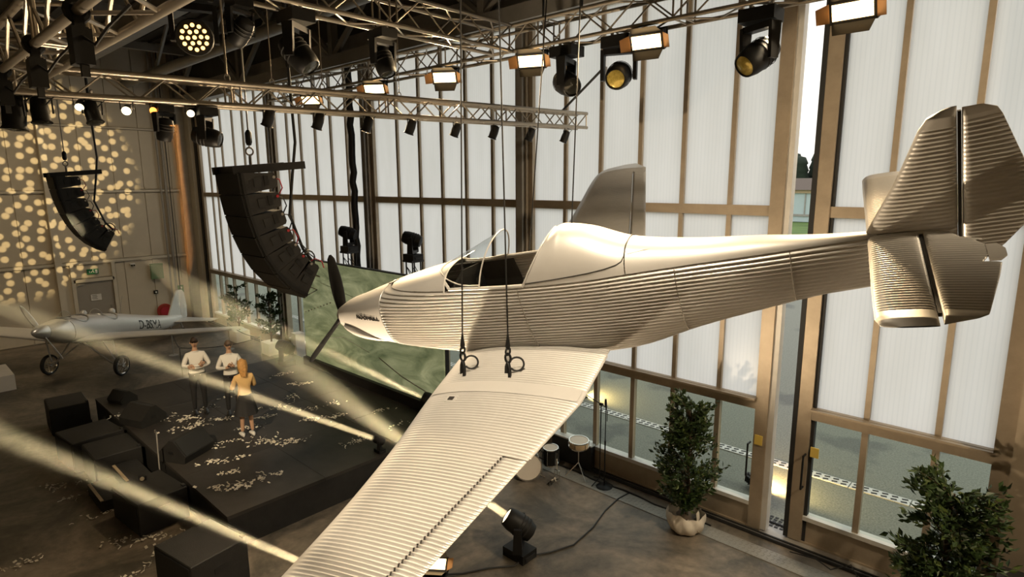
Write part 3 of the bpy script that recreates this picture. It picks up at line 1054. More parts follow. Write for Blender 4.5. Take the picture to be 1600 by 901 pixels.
# ---- wings
def wing_xs(y):
    y = abs(y)
    le = interp(-y, [0, -.5, -1.2, -1.9, -2.6, -3.3, -4.14, -4.45, -4.58, -4.62], [-2.0, -2.02, -2.08, -2.17, -2.2, -2.17, -2.12, -2.15, -2.24, -2.42])
    te = -3.73 if y < 1.15 else -3.73 + (y - 1.15) * (0.74 / 3.2)
    if y > 4.37:
        te = -2.99 + (y - 4.37) * 0.9
    return le, te
def wing_z(y):
    return -.43 + .06 * abs(y)
AIL0, AIL1, AILC = 1.9, 4.2, 0.215
def wing(sgn):
    y0, y1 = 0.30, 4.62
    ny = int((y1 - y0) / (PITCH / 6))
    nc = 22
    us = [0.5 * (1 - cos(pi * k / nc)) for k in range(nc + 1)]
    def surf(yf, side, u, cfrac):
        le, te = wing_xs(yf)
        c_full = le - te
        th = 0.125 * (1 - 0.55 * max(0, yf - 1) / 3.6) * min(1.0, 1.25 * c_full)
        if yf > 4.4:
            th *= max(0.15, (4.64 - yf) / 0.24)
        uu = u * cfrac
        t = 5 * th * (0.2969 * sqrt(uu) - 0.126 * uu - 0.3516 * uu * uu + 0.2843 * uu ** 3 - 0.1036 * uu ** 4) * 0.82
        cam_ = 0.035 * c_full * 4 * uu * (1 - uu) * 0.8
        band = 0.0 if (0.98 < yf < 1.16 or yf > 4.35) else 1.0
        edge = min(1, max(0, (uu - 0.06) / 0.16))
        am = 0.009 * band * edge * min(1, (1 - uu) / 0.03 + .1)
        cor = am * cos(2 * pi * yf / PITCH)
        z = wing_z(yf) - 0.02 + cam_ + side * (t * c_full ** 0.25 + cor)
        return V((le - uu * c_full, sgn * yf, z))
    def frac(yf):
        le, te = wing_xs(yf)
        return 1 - AILC / (le - te) if AIL0 < yf < AIL1 else 1.0
    rows = []
    for j in range(ny + 1):
        yf = y0 + (y1 - y0) * j / ny
        fr = frac(yf)
        top = [surf(yf, 1, u, fr) for u in reversed(us)]
        bot = [surf(yf, -1, u, fr) for u in us[1:]]
        rows.append(top + bot)
    wg = MB().grid(rows).build('wing', 'silver_paint', ac, 180)
    # aileron
    rows = []
    na = int((AIL1 - AIL0 - 0.03) / (PITCH / 6))
    for j in range(na + 1):
        yf = AIL0 + 0.012 + (AIL1 - AIL0 - 0.024) * j / na
        le, te = wing_xs(yf)
        f0 = 1 - (AILC - 0.014) / (le - te)
        us2 = [f0 + (1 - f0) * k / 5 for k in range(6)]
        rows.append([surf(yf, 1, u, 1) for u in reversed(us2)] + [surf(yf, -1, u, 1) for u in us2])
    MB().grid(rows, True).build('aileron', 'silver_paint', wg, 180)
    # smooth joint cover, tank cap, edge strip
    rows = [[surf(yf, 1, u, 1) + V((0, 0, .006)) for u in [0.02 + 0.96 * k / 24 for k in range(25)]] for yf in (0.985, 1.155)]
    MB().grid(rows).build('joint_cover', 'silver_smooth', wg, 180)
    pts_ = [surf(yf, 1, 1, 1) for yf in [0.42 + k * 0.05 for k in range(30)]]
    MB().tube(pts_, 0.010, 6).build('trailing_edge', 'silver_smooth', wg)
    if sgn == 1:
        q = surf(1.26, 1, (2.446 - 2.08) / 1.62, 1)
        MB().box(q + V((0, 0, 0.006)), (.12, .085, .02)).build('tank_collar', 'silver_smooth', wg, 0)
        MB().box(q + V((0, 0, 0.012)), (.06, .045, .02)).build('tank_opening', 'print_black', wg, 0)
    return surf
WS = wing(1)
wing(-1)
MB().grid([[V((x, (sec_y(x, -.45) if i else 0.28) + (0.012 if i else 0), -.45 + .0 * i)) for x in [-2.0 - k * .09 for k in range(20)]] for i in range(2)]).build('wing_root_strip', 'silver_smooth', ac, 0)

# ---- tail surfaces: thin symmetric shells from an outline, corrugated chordwise
def tail_surface(name, sections, to3, thick, cor_pitch, nchord, mat_='silver_paint', smooth_from=None):
    """sections: function s -> (x_front, x_rear), s in [s0,s1]"""
    fx, s0, s1 = sections
    ns = max(6, int((s1 - s0) / (cor_pitch / 6)))
    rows = []
    for j in range(ns + 1):
        s_ = s0 + (s1 - s0) * j / ns
        a, b = fx(s_)
        c_ = a - b
        row_t, row_b = [], []
        for k in range(nchord + 1):
            u = 0.5 * (1 - cos(pi * k / nchord))
            th = thick * (1 - (2 * u - 1) ** 4) ** 0.5 if name in ('stabilizer', 'fin') else thick * (1 - u * 0.85) * min(1, u * 12 + .25)
            endf = min(1, (s1 - s_) / 0.06 + 0.15)
            am = 0.005 if (smooth_from is None or s_ < smooth_from) else 0.0
            am *= min(1, max(0, (u - 0.05) / 0.1)) * min(1, (1 - u) / .05 + .2)
            cor = am * cos(2 * pi * s_ / cor_pitch)
            row_t.append(to3(a - u * c_, s_, th * endf + cor))
            row_b.append(to3(a - u * c_, s_, -th * endf - cor))
        rows.append(row_t[::-1] + row_b)
    return MB().grid(rows, True).build(name, mat_, ac, 180)

def pw(pts):
    def f(s_):
        for (a, xa), (b, xb) in zip(pts[:-1], pts[1:]):
            if a <= s_ <= b:
                return xa + (xb - xa) * (s_ - a) / (b - a)
        return pts[-1][1] if s_ > pts[-1][0] else pts[0][1]
    return f
fin_le = pw([(.30, -5.88), (.377, -5.916), (.8, -6.14), (1.13, -6.28), (1.205, -6.33), (1.245, -6.41), (1.262, -6.48)])
tail_surface('fin', (lambda s_: (fin_le(s_), -6.497), .30, 1.258), lambda x, s_, t: (x, t, s_), .042, .031, 14, smooth_from=1.13)
rud_te = pw([(.05, -6.60), (.171, -6.729), (.208, -6.764), (.344, -6.865), (.6, -6.90), (.836, -6.851), (1.158, -6.737), (1.21, -6.71), (1.245, -6.63)])
tail_surface('rudder', (lambda s_: (-6.524, rud_te(s_)), .05, 1.243), lambda x, s_, t: (x, t, s_), .036, .031, 12, smooth_from=1.15)
MB().box((-6.51, 0, .7), (.02, .03, 1.05)).build('rudder_post', 'print_black', ac, 0)
for sg in (1, -1):
    st_le = pw([(.05, -5.935), (.9, -5.932), (1.15, -5.935), (1.21, -5.96), (1.24, -6.05)])
    tail_surface('stabilizer', (lambda s_: (st_le(s_), -6.262), .05, 1.24), lambda x, s_, t: (x, sg * s_, .36 + t), .035, .031, 12, smooth_from=1.1)
    el_te = pw([(.04, -6.44), (.135, -6.493), (.194, -6.609), (.275, -6.665), (.422, -6.668), (.514, -6.62), (.542, -6.658), (.70, -6.622), (1.096, -6.514), (1.13, -6.503), (1.165, -6.451), (1.22, -6.30)])
    tail_surface('elevator', (lambda s_: (-6.282, el_te(s_) + (0.055 if .2 < s_ < .53 else 0)), .04, 1.22), lambda x, s_, t: (x, sg * s_, .36 + t), .030, .031, 10, smooth_from=1.1)
    MB().tube([(-6.272, sg * .06, .36), (-6.272, sg * 1.12, .36)], .016, 6).build('elevator_hinge', 'print_black', ac)
    tb = [(-6.612, sg * .285, .36), (-6.672, sg * .285, .36), (-6.705, sg * .36, .36), (-6.70, sg * .45, .36), (-6.66, sg * .505, .36), (-6.60, sg * .505, .36)]
    MB().prism(tb, (0, 0, .012), (0, 0, -.004)).build('trim_tab', 'silver_smooth', ac, 0)
MB().lathe([(.09, 0), (.088, .12), (.05, .3), (.01, .4)], 16, (-6.0, 0, .17), (-1, 0, 0)).build('tail_cone', 'silver_smooth', ac)
ac_text = None

# ---- lifting cables with shackles
def lifting_cable(p_body, top, label, near):
    a = AW(p_body)
    t = thing('lifting_cable', label, 'cable', a, None, 'lifting cables of the hanging aircraft')
    top = V(top) - a
    q = 0.30 if near else 0.15
    MB().tube([(0, 0, q + 0.12), top], 0.0075, 6).build('wire_rope', 'wire_black', t)
    if near:
        for s_ in (-1, 1):
            MB().tube([(0, 0.0, .16), (.035 * s_, -.015 * s_, .11), (.042 * s_, -.02 * s_, .0)], [.018, .018, .02], 8).build('clevis_leg', 'black_plastic', t)
            MB().box((.047 * s_, -.022 * s_, .0), (.06, .035, .018)).build('clevis_foot', 'black_plastic', t, 0)
        MB().tube([(.035 * cos(k * pi / 8), .0, .205 + .045 * sin(k * pi / 8)) for k in range(17)], .0115, 8, False).build('shackle', 'black_plastic', t)
        MB().tube([(0, .03 * cos(k * pi / 8), .27 + .035 * sin(k * pi / 8)) for k in range(17)], .010, 8, False).build('link', 'black_plastic', t)
        MB().lathe([(.02, .29), (.024, .33), (.008, .44)], 10).build('ferrule', 'black_plastic', t)
        MB().tube([(-.05, .02, .31), (.05, -.02, .31)], .008, 6).build('pin', 'black_plastic', t)
        MB().tube([(.085 * .73 + .068 * .73 * cos(k * pi / 10), .085 * .68 + .068 * .68 * cos(k * pi / 10), .145 + .068 * sin(k * pi / 10)) for k in range(-8, 10)], .010, 7).build('safety_ring', 'black_rubber', t)
    else:
        MB().lathe([(.02, 0), (.024, .1), (.008, .25)], 8).build('ferrule', 'black_plastic', t)
    return t
lifting_cable((-2.333, .85, -.335), (-4.30, 4.03, 10.6), 'black lifting cable and shackle nearest the propeller', True)
lifting_cable((-2.884, .886, -.335), (-4.0, 4.07, 10.6), 'black lifting cable and shackle nearest the wing trailing edge', True)
lifting_cable((-2.333, -.85, -.335), (-4.40, 5.62, 10.6), 'thin lifting cable passing behind the headrest fairing front', False)
lifting_cable((-2.884, -.886, -.335), (-4.05, 5.58, 10.6), 'thin lifting cable reaching down to the far wing', False)

# ------------------------------------------------------------------ lighting trusses
def truss(name, p0, p1, gap, half, label, tube_r=0.025, brace_r=0.011, ends=True):
    p0, p1 = V(p0), V(p1)
    ax = (p1 - p0)
    Ln = ax.length
    q = frame_q(ax, (0, 0, 1))
    root = thing(name, label, 'truss', p0, None, 'lighting trusses under the roof')
    root.rotation_mode = 'QUATERNION'
    root.rotation_quaternion = q
    g_ = gap / 2
    cm = MB().tube([(0, 0, 0), (Ln, 0, 0)], tube_r, 10).mesh('chord', 'truss_alu')
    for y in (-g_, g_):
        for z in (-g_, g_):
            place('chord', cm, root, (0, y, z))
    n = int(Ln / half)
    h = Ln / n
    bl = sqrt(h * h + gap * gap)
    bm_ = MB().tube([(0, 0, 0), (bl, 0, 0)], brace_r, 6).mesh('brace', 'truss_alu')
    for i in range(n):
        s_ = 1 if i % 2 else -1
        for f in range(4):
            x0, x1 = i * h, (i + 1) * h
            if f < 2:
                y = g_ if f else -g_
                a, b = V((x0, y, -s_ * g_)), V((x1, y, s_ * g_))
            else:
                z = g_ if f == 3 else -g_
                a, b = V((x0, -s_ * g_, z)), V((x1, s_ * g_, z))
            place('brace', bm_, root, a, (b - a).to_track_quat('X', 'Z'))
    vm = MB().tube([(0, 0, -g_), (0, 0, g_)], brace_r * 1.1, 6).mesh('upright', 'truss_alu')
    st = [0, Ln]
    k = 2.0
    while k < Ln - 0.5:
        st += [k - 0.05, k + 0.05]
        k += 2.0
    for x in st:
        for y in (-g_, g_):
            place('upright', vm, root, (min(max(x, .02), Ln - .02), y, 0))
            place('cross_tube', vm, root, (min(max(x, .02), Ln - .02), 0, y), (radians(90), 0, 0))
    return root


truss('box_truss', (-13.5, 6.7, 7.77), (1.6, 6.7, 7.77), 0.34, 0.42, 'aluminium truss running along the top of the hangar doors')
truss('box_truss', (-6.2, -1.5, 7.77), (-6.2, 6.5, 7.77), 0.34, 0.40, 'upper aluminium truss crossing towards the hangar doors')
truss('box_truss', (-7.62, -0.9, 6.735), (-6.61, 9.0, 6.85), 0.24, 0.27, 'long lower aluminium truss with a free end carrying small spotlights', 0.029, 0.0105)
truss('box_truss', (-9.5, 1.17, 6.95), (3.0, 1.17, 6.95), 0.34, 0.38, 'large aluminium truss closest overhead in the top left corner', 0.031, 0.014)


def rig_wire(p0, p1, label, r=0.008, m='wire_black'):
    t = thing('rigging_wire', label, 'wire', p0, None, 'rigging wires of the trusses')
    d_ = V(p1) - V(p0)
    MB().tube([(0, 0, 0), d_], r, 6).build('wire', m, t)
    MB().tube([(0, 0.03 * cos(k * pi / 6), -0.02 + 0.04 * sin(k * pi / 6)) for k in range(13)], 0.007, 6, False).build('shackle', 'steel_grey', t)
    MB().box(d_ + V((0, 0, -.05)), (.06, .06, .1)).build('beam_clamp', 'steel_grey', t, 0)
    return t


rig_wire((-6.66, 8.5, 7.0), (-5.6, 8.2, 7.55), 'black strap holding up the free end of the lower truss', 0.02)
rig_wire((-6.9, 5.2, 6.98), (-6.9, 5.2, 11.2), 'rigging wire above the middle of the lower truss', 0.006, 'truss_alu')
rig_wire((-7.0, 4.1, 6.98), (-7.0, 4.1, 11.2), 'rigging wire left of the lower truss middle', 0.006, 'truss_alu')
rig_wire((-7.1, 3.5, 6.98), (-7.1, 3.5, 11.2), 'rigging wire right of the big speaker array chain', 0.006, 'truss_alu')
rig_wire((-7.15, 3.0, 6.98), (-7.15, 3.0, 11.2), 'golden lit rigging chain left of the middle wires', 0.012, 'truss_alu')
rig_wire((-5.6, 6.7, 7.97), (-5.6, 6.7, 11.2), 'thick hoist chain left of the door truss head lamp', 0.016)
rig_wire((-4.95, 6.7, 7.97), (-4.95, 6.7, 11.2), 'thick hoist chain right of the door truss head lamp', 0.016)


# ------------------------------------------------------------------ lamps
def aim_q(d_):
    return V(d_).to_track_quat('-Z', 'Y')


def clamp(root, z):
    MB().tube([(-.03, 0, z - .02), (-.03, 0, z + .08), (.03, 0, z + .08), (.03, 0, z - .02)], 0.013, 6).build('clamp', 'steel_grey', root)


def moving_head(loc, aim, label, sc=1.0, lens='lens_dark', floor=False, pan=None, name='moving_head_lamp', led=False):
    """base, turning yoke and tilting head; hangs by default, stands when floor is True"""
    loc = V(loc)
    d_ = (V(aim) - loc - V((0, 0, (.42 if floor else -.42) * sc))).normalized()
    pan_a = atan2(d_.y, d_.x) if pan is None else pan
    t = thing(name, label, 'stage light', loc)
    up = 1 if floor else -1
    z = lambda v: up * v * sc
    MB().box((0, 0, z(.06)), (.34 * sc, .26 * sc, .12 * sc)).build('base', 'black_plastic', t, 0)
    if floor:
        for sx in (-1, 1):
            MB().box((sx * .17 * sc, 0, z(.05)), (.03 * sc, .18 * sc, .05 * sc)).build('carry_handle', 'black_rubber', t, 0)
    else:
        for sx in (-1, 1):
            MB().tube([(sx * .1 * sc, 0, 0), (sx * .1 * sc, 0, .09 * sc)], .02 * sc, 8).build('clamp', 'steel_grey', t)
    Rz = Matrix.Rotation(pan_a, 3, 'Z')
    yk = MB()
    yk.box(Rz @ V((0, 0, z(.16))), (.1 * sc, .36 * sc, .06 * sc), Rz)
    for sy in (-1, 1):
        pts_ = [V((0, sy * .175 * sc, z(.14))), V((0, sy * .185 * sc, z(.3))), V((0, sy * .175 * sc, z(.46)))]
        yk.prism([Rz @ V((-.06 * sc, sy * .165 * sc, z(.14))), Rz @ V((.06 * sc, sy * .165 * sc, z(.14))), Rz @ V((.045 * sc, sy * .165 * sc, z(.47))), Rz @ V((-.045 * sc, sy * .165 * sc, z(.47)))], Rz @ V((0, sy * .04 * sc, 0)))
    yk.build('yoke', 'black_plastic', t, 30)
    c_ = V((0, 0, z(.42)))
    prof = [(.05, -.20), (.11, -.18), (.135, -.10), (.14, .02), (.135, .12), (.115, .20), (.105, .205), (.10, .19)]
    if led:
        prof = [(.08, -.12), (.14, -.10), (.165, -.02), (.165, .10), (.155, .12)]
    hb = MB().lathe([(r * sc, h * sc) for r, h in prof], 22, c_, d_).build('head', 'black_plastic', t, 50)
    for k in range(3):
        MB().lathe([((.142) * sc, (-.10 + .05 * k) * sc), (.147 * sc, (-.09 + .05 * k) * sc), (.142 * sc, (-.08 + .05 * k) * sc)], 22, c_, d_, False).build('cooling_fin', 'black_rubber', hb)
    if led:
        a_ = d_.orthogonal().normalized()
        b_ = d_.cross(a_)
        lm = MB().lathe([(.018 * sc, 0), (.018 * sc, .008), (.006 * sc, .012)], 10, (0, 0, 0), d_).mesh('led', lens)
        for rr, nn in ((0, 1), (.055, 6), (.105, 12), (.135, 0)):
            for k in range(nn):
                an = 2 * pi * k / nn + rr * 9
                place('led', lm, hb, c_ + d_ * (.122 * sc) + (a_ * cos(an) + b_ * sin(an)) * rr * sc)
    else:
        MB().lathe([(.098 * sc, .19 * sc), (.06 * sc, .204 * sc), (.002 * sc, .208 * sc)], 20, c_, d_, False).build('lens', lens, hb)
    return t, loc + c_, d_


def flood(loc, aim, label, power=0, floor=False, sc=1.0, ang=95, color=WARM):
    loc = V(loc)
    d_ = (V(aim) - loc).normalized()
    t = thing('flood_light', label, 'flood light', loc, None)
    q = frame_q(V((0, 0, 1)).cross(d_), -d_.cross(V((0, 0, 1)).cross(d_)))
    x_ = V((0, 0, 1)).cross(d_).normalized()
    z_ = x_.cross(d_) * -1
    Rm = Matrix((x_, -d_, z_)).transposed()      # local -Y points at the aim
    def P(x, y, z):
        return Rm @ V((x * sc, y * sc, z * sc))
    h_ = MB().box(P(0, .09, 0), (.42 * sc, .14 * sc, .22 * sc), Rm)
    h_.box(P(0, .19, 0), (.34 * sc, .08 * sc, .16 * sc), Rm)
    hb = h_.build('housing', 'black_plastic', t, 0)
    for k in range(5):
        MB().box(P(-.14 + .07 * k, .235, 0), (.012 * sc, .03 * sc, .15 * sc), Rm).build('cooling_fin', 'black_rubber', hb, 0)
    rm = MB().box((0, 0, 0), (.355 * sc, .012 * sc, .033 * sc), Rm).mesh('light_strip', 'flood_lit', 0)
    for k in range(4):
        place('light_strip', rm, hb, P(0, .015, -.058 + .0385 * k))
    # barn doors
    for sx in (-1, 1):
        MB().prism([P(sx * .205, .02, -.09), P(sx * .30, -.07, -.07), P(sx * .30, -.07, .07), P(sx * .205, .02, .09)], P(0, .008, 0)).build('barn_door', 'barn_door', t, 0)
    for sz in (-1, 1):
        MB().prism([P(-.19, .02, sz * .105), P(-.16, -.08, sz * .185), P(.16, -.08, sz * .185), P(.19, .02, sz * .105)], P(0, .008, 0)).build('barn_door', 'black_plastic', t, 0)
    if floor:
        MB().box((0, 0, -.19 * sc), (.3 * sc, .2 * sc, .03 * sc)).tube([V((-.23 * sc, 0, -.18 * sc)), P(-.23, .09, 0)], .012, 6).tube([V((.23 * sc, 0, -.18 * sc)), P(.23, .09, 0)], .012, 6).build('floor_stand', 'black_plastic', t, 0)
    else:
        MB().tube([P(-.225, .1, 0), V((P(-.225, .1, 0).x, P(-.225, .1, 0).y, .16 * sc)), V((P(.225, .1, 0).x, P(.225, .1, 0).y, .16 * sc)), P(.225, .1, 0)], .012, 6).build('bracket', 'black_plastic', t)
    if power:
        spot('flood_beam', loc + d_ * 0.1 * sc, aim, power, ang, color, 0.5, 0.14)
    return t


# truss along the doors: heads, floods
moving_head((-5.19, 6.7, 7.56), (-3.2, 5.6, 6.2), 'black moving head lamp tilted sideways on the door truss near the hoist chains', 1.1, pan=0.3)
moving_head((-4.36, 6.7, 7.56), (-3.2, 3.9, 6.0), 'black moving head lamp with a golden lens beside a lit flood', 1.1, 'lens_gold')
moving_head((-2.62, 6.7, 7.56), (-3.6, 4.6, 5.6), 'large black moving head lamp with a golden lens nearest the open gap', 1.1, 'lens_gold')
FL_AIM = (-3.2, 1.6, 2.5)
flood((-5.76, 6.62, 7.44), (-3.5, 1.5, 5.0), 'lit flood lamp on the door truss left of the tilted moving head', 500)
flood((-3.94, 6.62, 7.42), (-3.0, 1.5, 5.0), 'lit flood lamp on the door truss right of the golden-lens head', 500)
flood((-1.73, 6.62, 7.37), (-1.8, 1.5, 5.0), 'brightest lit flood lamp at the top right above the gap', 500)
flood((-7.59, 6.62, 7.43), (-4.5, 2.0, 4.6), 'lit flood lamp on the door truss above the far wing side', 500)
flood((-9.53, 6.62, 7.45), (-6.5, 2.0, 4.6), 'lit flood lamp seen behind the lower truss middle', 500)
flood((-11.81, 6.62, 7.46), (-8.5, 2.0, 4.6), 'lit flood lamp seen behind the lower truss left half', 500)
# upper truss
moving_head((-6.2, 2.34, 7.56), (-2.0, 0.6, 6.1), 'round amber LED wash lamp glowing under the upper truss', 1.0, 'led_lit', led=True, name='led_wash_lamp')
moving_head((-6.2, 3.37, 7.56), (-5.0, 4.2, 5.5), 'black moving head lamp under the upper truss right of the amber wash', 1.0)
moving_head((-6.2, 4.46, 7.56), (-5.2, 4.6, 5.0), 'black moving head lamp under the middle of the upper truss', 0.85)
moving_head((-6.2, 2.78, 7.56), (-7.4, 2.4, 6.0), 'small black moving head lamp close right of the amber wash', 0.7)


def par_lamp(loc, aim, label, sc=1.0, lens='lens_dark', group='small spotlights under the lower truss'):
    loc = V(loc)
    d_ = (V(aim) - loc).normalized()
    t = thing('par_spotlight', label, 'stage light', loc, None, group)
    c_ = V((0, 0, -.16 * sc))
    b = MB().lathe([(.03 * sc, -.13 * sc), (.055 * sc, -.11 * sc), (.065 * sc, -.02 * sc), (.062 * sc, .06 * sc), (.075 * sc, .08 * sc)], 14, c_, d_).build('body', 'black_plastic', t, 50)
    MB().lathe([(.066 * sc, .083 * sc), (.002, .09 * sc)], 14, c_, d_, False).build('lens', lens, b)
    x_ = V((0, 0, 1)).cross(d_)
    x_ = x_.normalized() if x_.length > .05 else V((1, 0, 0))
    MB().tube([c_ - x_ * .085 * sc, V((0, 0, -.04 * sc)) - x_ * .085 * sc, V((0, 0, -.04 * sc)) + x_ * .085 * sc, c_ + x_ * .085 * sc], .008 * sc, 6).build('bracket', 'black_plastic', t)
    MB().tube([(0, 0, -.04 * sc), (0, 0, .02 * sc), (.03 * sc, 0, .05 * sc)], .012 * sc, 6).build('clamp', 'steel_grey', t)
    MB().tube([(.03 * sc, .03 * sc, 0), (.09 * sc, .09 * sc, -.03 * sc), (.05 * sc, .03 * sc, -.1 * sc)], .006 * sc, 5).build('cable', 'wire_black', t)
    return t


ords = ('first', 'second', 'third', 'fourth', 'fifth', 'sixth', 'seventh', 'eighth')
for i, y in enumerate((8.56, 7.73, 6.95, 6.21, 5.43, 4.76, 4.08, 3.46)):
    x = -7.62 + (y + .9) / 9.9 * 1.01
    par_lamp((x, y, 6.70), (x - 1.0, y - .5, 4.0), 'small black spotlight under the lower truss, %s from its free end' % ords[i], 1.0)
for y, aim, lab, sc, ln in (
        (2.62, (-4.5, 1.6, 5.6), 'lit spotlight under the lower truss beside the big oval head lamp', .6, 'lens_lit'),
        (2.28, (-5.4, 0.6, 5.9), 'small amber glowing spotlight under the lower truss', 0.6, 'amber_lit'),
        (2.02, (-5.2, 1.1, 5.8), 'white lit oval spotlight under the lower truss left of the amber one', .68, 'lens_lit'),
        (1.62, (-5.6, 1.0, 5.6), 'black spotlight with a small lit lens under the lower truss left part', .6, 'lens_lit'),
        (1.72, (-6.6, 1.9, 4.5), 'narrow black spotlight under the lower truss next to the small lit lens', 1.1, 'lens_dark'),
        (1.10, (-7.3, .9, 4.5), 'round black spotlight under the left end of the lower truss', 1.5, 'lens_dark'),
        (0.86, (-7.3, 1.3, 4.5), 'black spotlight at the far left under the lower truss', 1.2, 'lens_dark'),
        (1.30, (-7.0, 1.3, 4.5), 'black box-like spotlight under the left part of the lower truss', 1.2, 'lens_dark')):
    x = -7.62 + (y + .9) / 9.9 * 1.01
    par_lamp((x, y, 6.66), aim, lab, sc, ln)
moving_head((-7.22, 2.75, 6.62), (-6.0, 4.1, 5.9), 'big oval black moving head lamp under the lower truss above the speaker array', 0.75, pan=0.9)
moving_head((-7.28, 2.35, 6.62), (-7.6, 2.2, 5.0), 'dark moving head lamp hanging under the lower truss beside the amber glow', 0.6)
# compact blocks clamped to the near truss
for i, (x, lab) in enumerate(((-4.35, 'large black compact spotlight clamped to the near truss, right one'), (-5.6, 'large black compact spotlight clamped to the near truss, middle one'), (-7.0, 'black compact spotlight clamped to the near truss at the left image edge'))):
    t = thing('compact_spotlight', lab, 'stage light', (x, 1.0, 6.78), None, 'compact spotlights on the near truss')
    MB().tube([(0.0, .045 * cos(a * pi / 6), .045 * sin(a * pi / 6)) for a in range(13)], .028, 8, False).box((0, 0, -.06), (.06, .05, .06)).build('clamp', 'black_plastic', t, 0)
    bd = MB().box((0, 0, -.20), (.13, .10, .20)).box((0, 0, -.11), (.09, .08, .04)).build('body', 'black_plastic', t, 0)
    MB().box((.03, 0, -.33), (.04, .04, .08)).build('plug', 'black_rubber', bd, 0)
    MB().tube([(.06, .0, -.15), (.14, .04, -.2), (.2, .1, -.1), (.28, .2, .02)], .010, 6).build('cable', 'wire_black', t)
    MB().lathe([(.04, 0), (.04, .01)], 12, (-.066, 0, -.2), (-1, 0, 0)).build('lens', 'lens_dark', bd)

# ------------------------------------------------------------------ stage and LED wall
SX0, SX1, SY0, SY1, SZ = -17.0, -9.2, 3.28, 8.45, 0.6
st = thing('stage', 'low black stage platform littered with white confetti', 'stage', ((SX0 + SX1) / 2, (SY0 + SY1) / 2, 0))
nx, ny = 4, 3
dx, dy = (SX1 - SX0) / nx, (SY1 - SY0) / ny
dk = MB().box((0, 0, SZ - .03), (dx - .008, dy - .008, .06)).mesh('deck_panel', 'black_stage', 0)
for i in range(nx):
    for j in range(ny):
        place('deck_panel', dk, st, (-(SX1 - SX0) / 2 + dx * (i + .5), -(SY1 - SY0) / 2 + dy * (j + .5), 0))
for (cx_, cy_, lx, ly) in ((0, -(SY1 - SY0) / 2 + .02, SX1 - SX0, .02), (0, (SY1 - SY0) / 2 - .02, SX1 - SX0, .02), (-(SX1 - SX0) / 2 + .02, 0, .02, SY1 - SY0 - .05), ((SX1 - SX0) / 2 - .02, 0, .02, SY1 - SY0 - .05)):
    MB().box((cx_, cy_, (SZ - .06) / 2), (lx, ly, SZ - .062)).build('skirt', 'black_paint', st, 0)

sc_ = thing('led_wall', 'wide LED wall showing a green aerial landscape beside the stage', 'screen', (-12.75, 8.25, SZ))
MB().box((0, .04, .12), (6.1, .3, .24)).build('base', 'black_paint', sc_, 0)
MB().box((0, .09, 1.66), (6.14, .1, 2.86)).build('back_frame', 'black_paint', sc_, 0)
for i in range(6):
    for j in range(3):
        MB().box((-3.05 + 6.1 / 6 * (i + .5), .02, .24 + 2.82 / 3 * (j + .5)), (6.1 / 6 - .001, .05, 2.82 / 3 - .001)).build('display_panel', 'landscape_screen', sc_, 0)
# object-space texture must run on over the panels: shift via mesh coordinates (meshes are in wall space already)
# runway marks and paths shown on the picture
def mark(pts_, wd, m='print_white'):
    mb = MB()
    for (a, b) in zip(pts_[:-1], pts_[1:]):
        a, b = V((a[0], -.008, a[1])), V((b[0], -.008, b[1]))
        n_ = (b - a).normalized().cross(V((0, 1, 0))) * wd / 2
        mb.add([a - n_, b - n_, b + n_, a + n_], [(0, 1, 2, 3)])
    return mb.build('picture_mark', m, sc_, 0, fix=False)
for k in range(9):
    mark([(-2.95 + k * .17, 1.55 + k * .055), (-2.95 + k * .17 + .07, 1.55 + k * .055 + .02)], .03)
mark([(-2.9, 2.35), (-2.2, 2.28)], .03)
mark([(-2.2, 2.28), (-2.85, 2.02)], .025)
mark([(-2.4, 2.7), (-2.0, 2.66)], .04)
mark([(.6, .9), (1.5, .62), (2.6, .42)], .035)
mark([(-1.7, 1.0), (-1.0, 1.15), (.2, .95)], .015)
mark([(-2.0, 2.5), (-.4, 2.3), (.9, 2.5)], .012)
mark([(-1.2, 1.9), (.2, 1.5), (1.4, 1.6)], .012)

# towers behind the wall with red moving heads on top
for x, lab in ((-14.05, 'left black lattice stand rising behind the LED wall'), (-11.3, 'right black lattice stand rising behind the LED wall')):
    t = thing('lamp_tower', lab, 'lamp stand', (x, 8.75, 0))
    for sx in (-1, 1):
        for sy in (-1, 1):
            MB().tube([(sx * .12, sy * .12, 0), (sx * .12, sy * .12, 3.92)], .02, 6).build('upright', 'black_paint', t)
    for k in range(13):
        s_ = 1 if k % 2 else -1
        for f in (-1, 1):
            MB().tube([(f * .12, -s_ * .12, .05 + k * .29), (f * .12, s_ * .12, .34 + k * .29)], .010, 5).build('brace', 'black_paint', t)
            MB().tube([(-s_ * .12, f * .12, .05 + k * .29), (s_ * .12, f * .12, .34 + k * .29)], .010, 5).build('brace', 'black_paint', t)
    MB().box((0, 0, 3.95), (.36, .36, .05)).build('top_plate', 'black_paint', t, 0)
    MB().box((0, 0, .02), (.5, .5, .04)).build('base_plate', 'black_paint', t, 0)
moving_head((-14.05, 8.75, 3.975), (-16.4, 7.2, 5.3), 'moving head lamp with a reddish lens on the left lattice stand', 1.15, 'red_lit', True)
moving_head((-11.3, 8.75, 3.975), (-13.6, 7.2, 5.3), 'moving head lamp with a reddish lens on the right lattice stand', 1.15, 'red_lit', True)


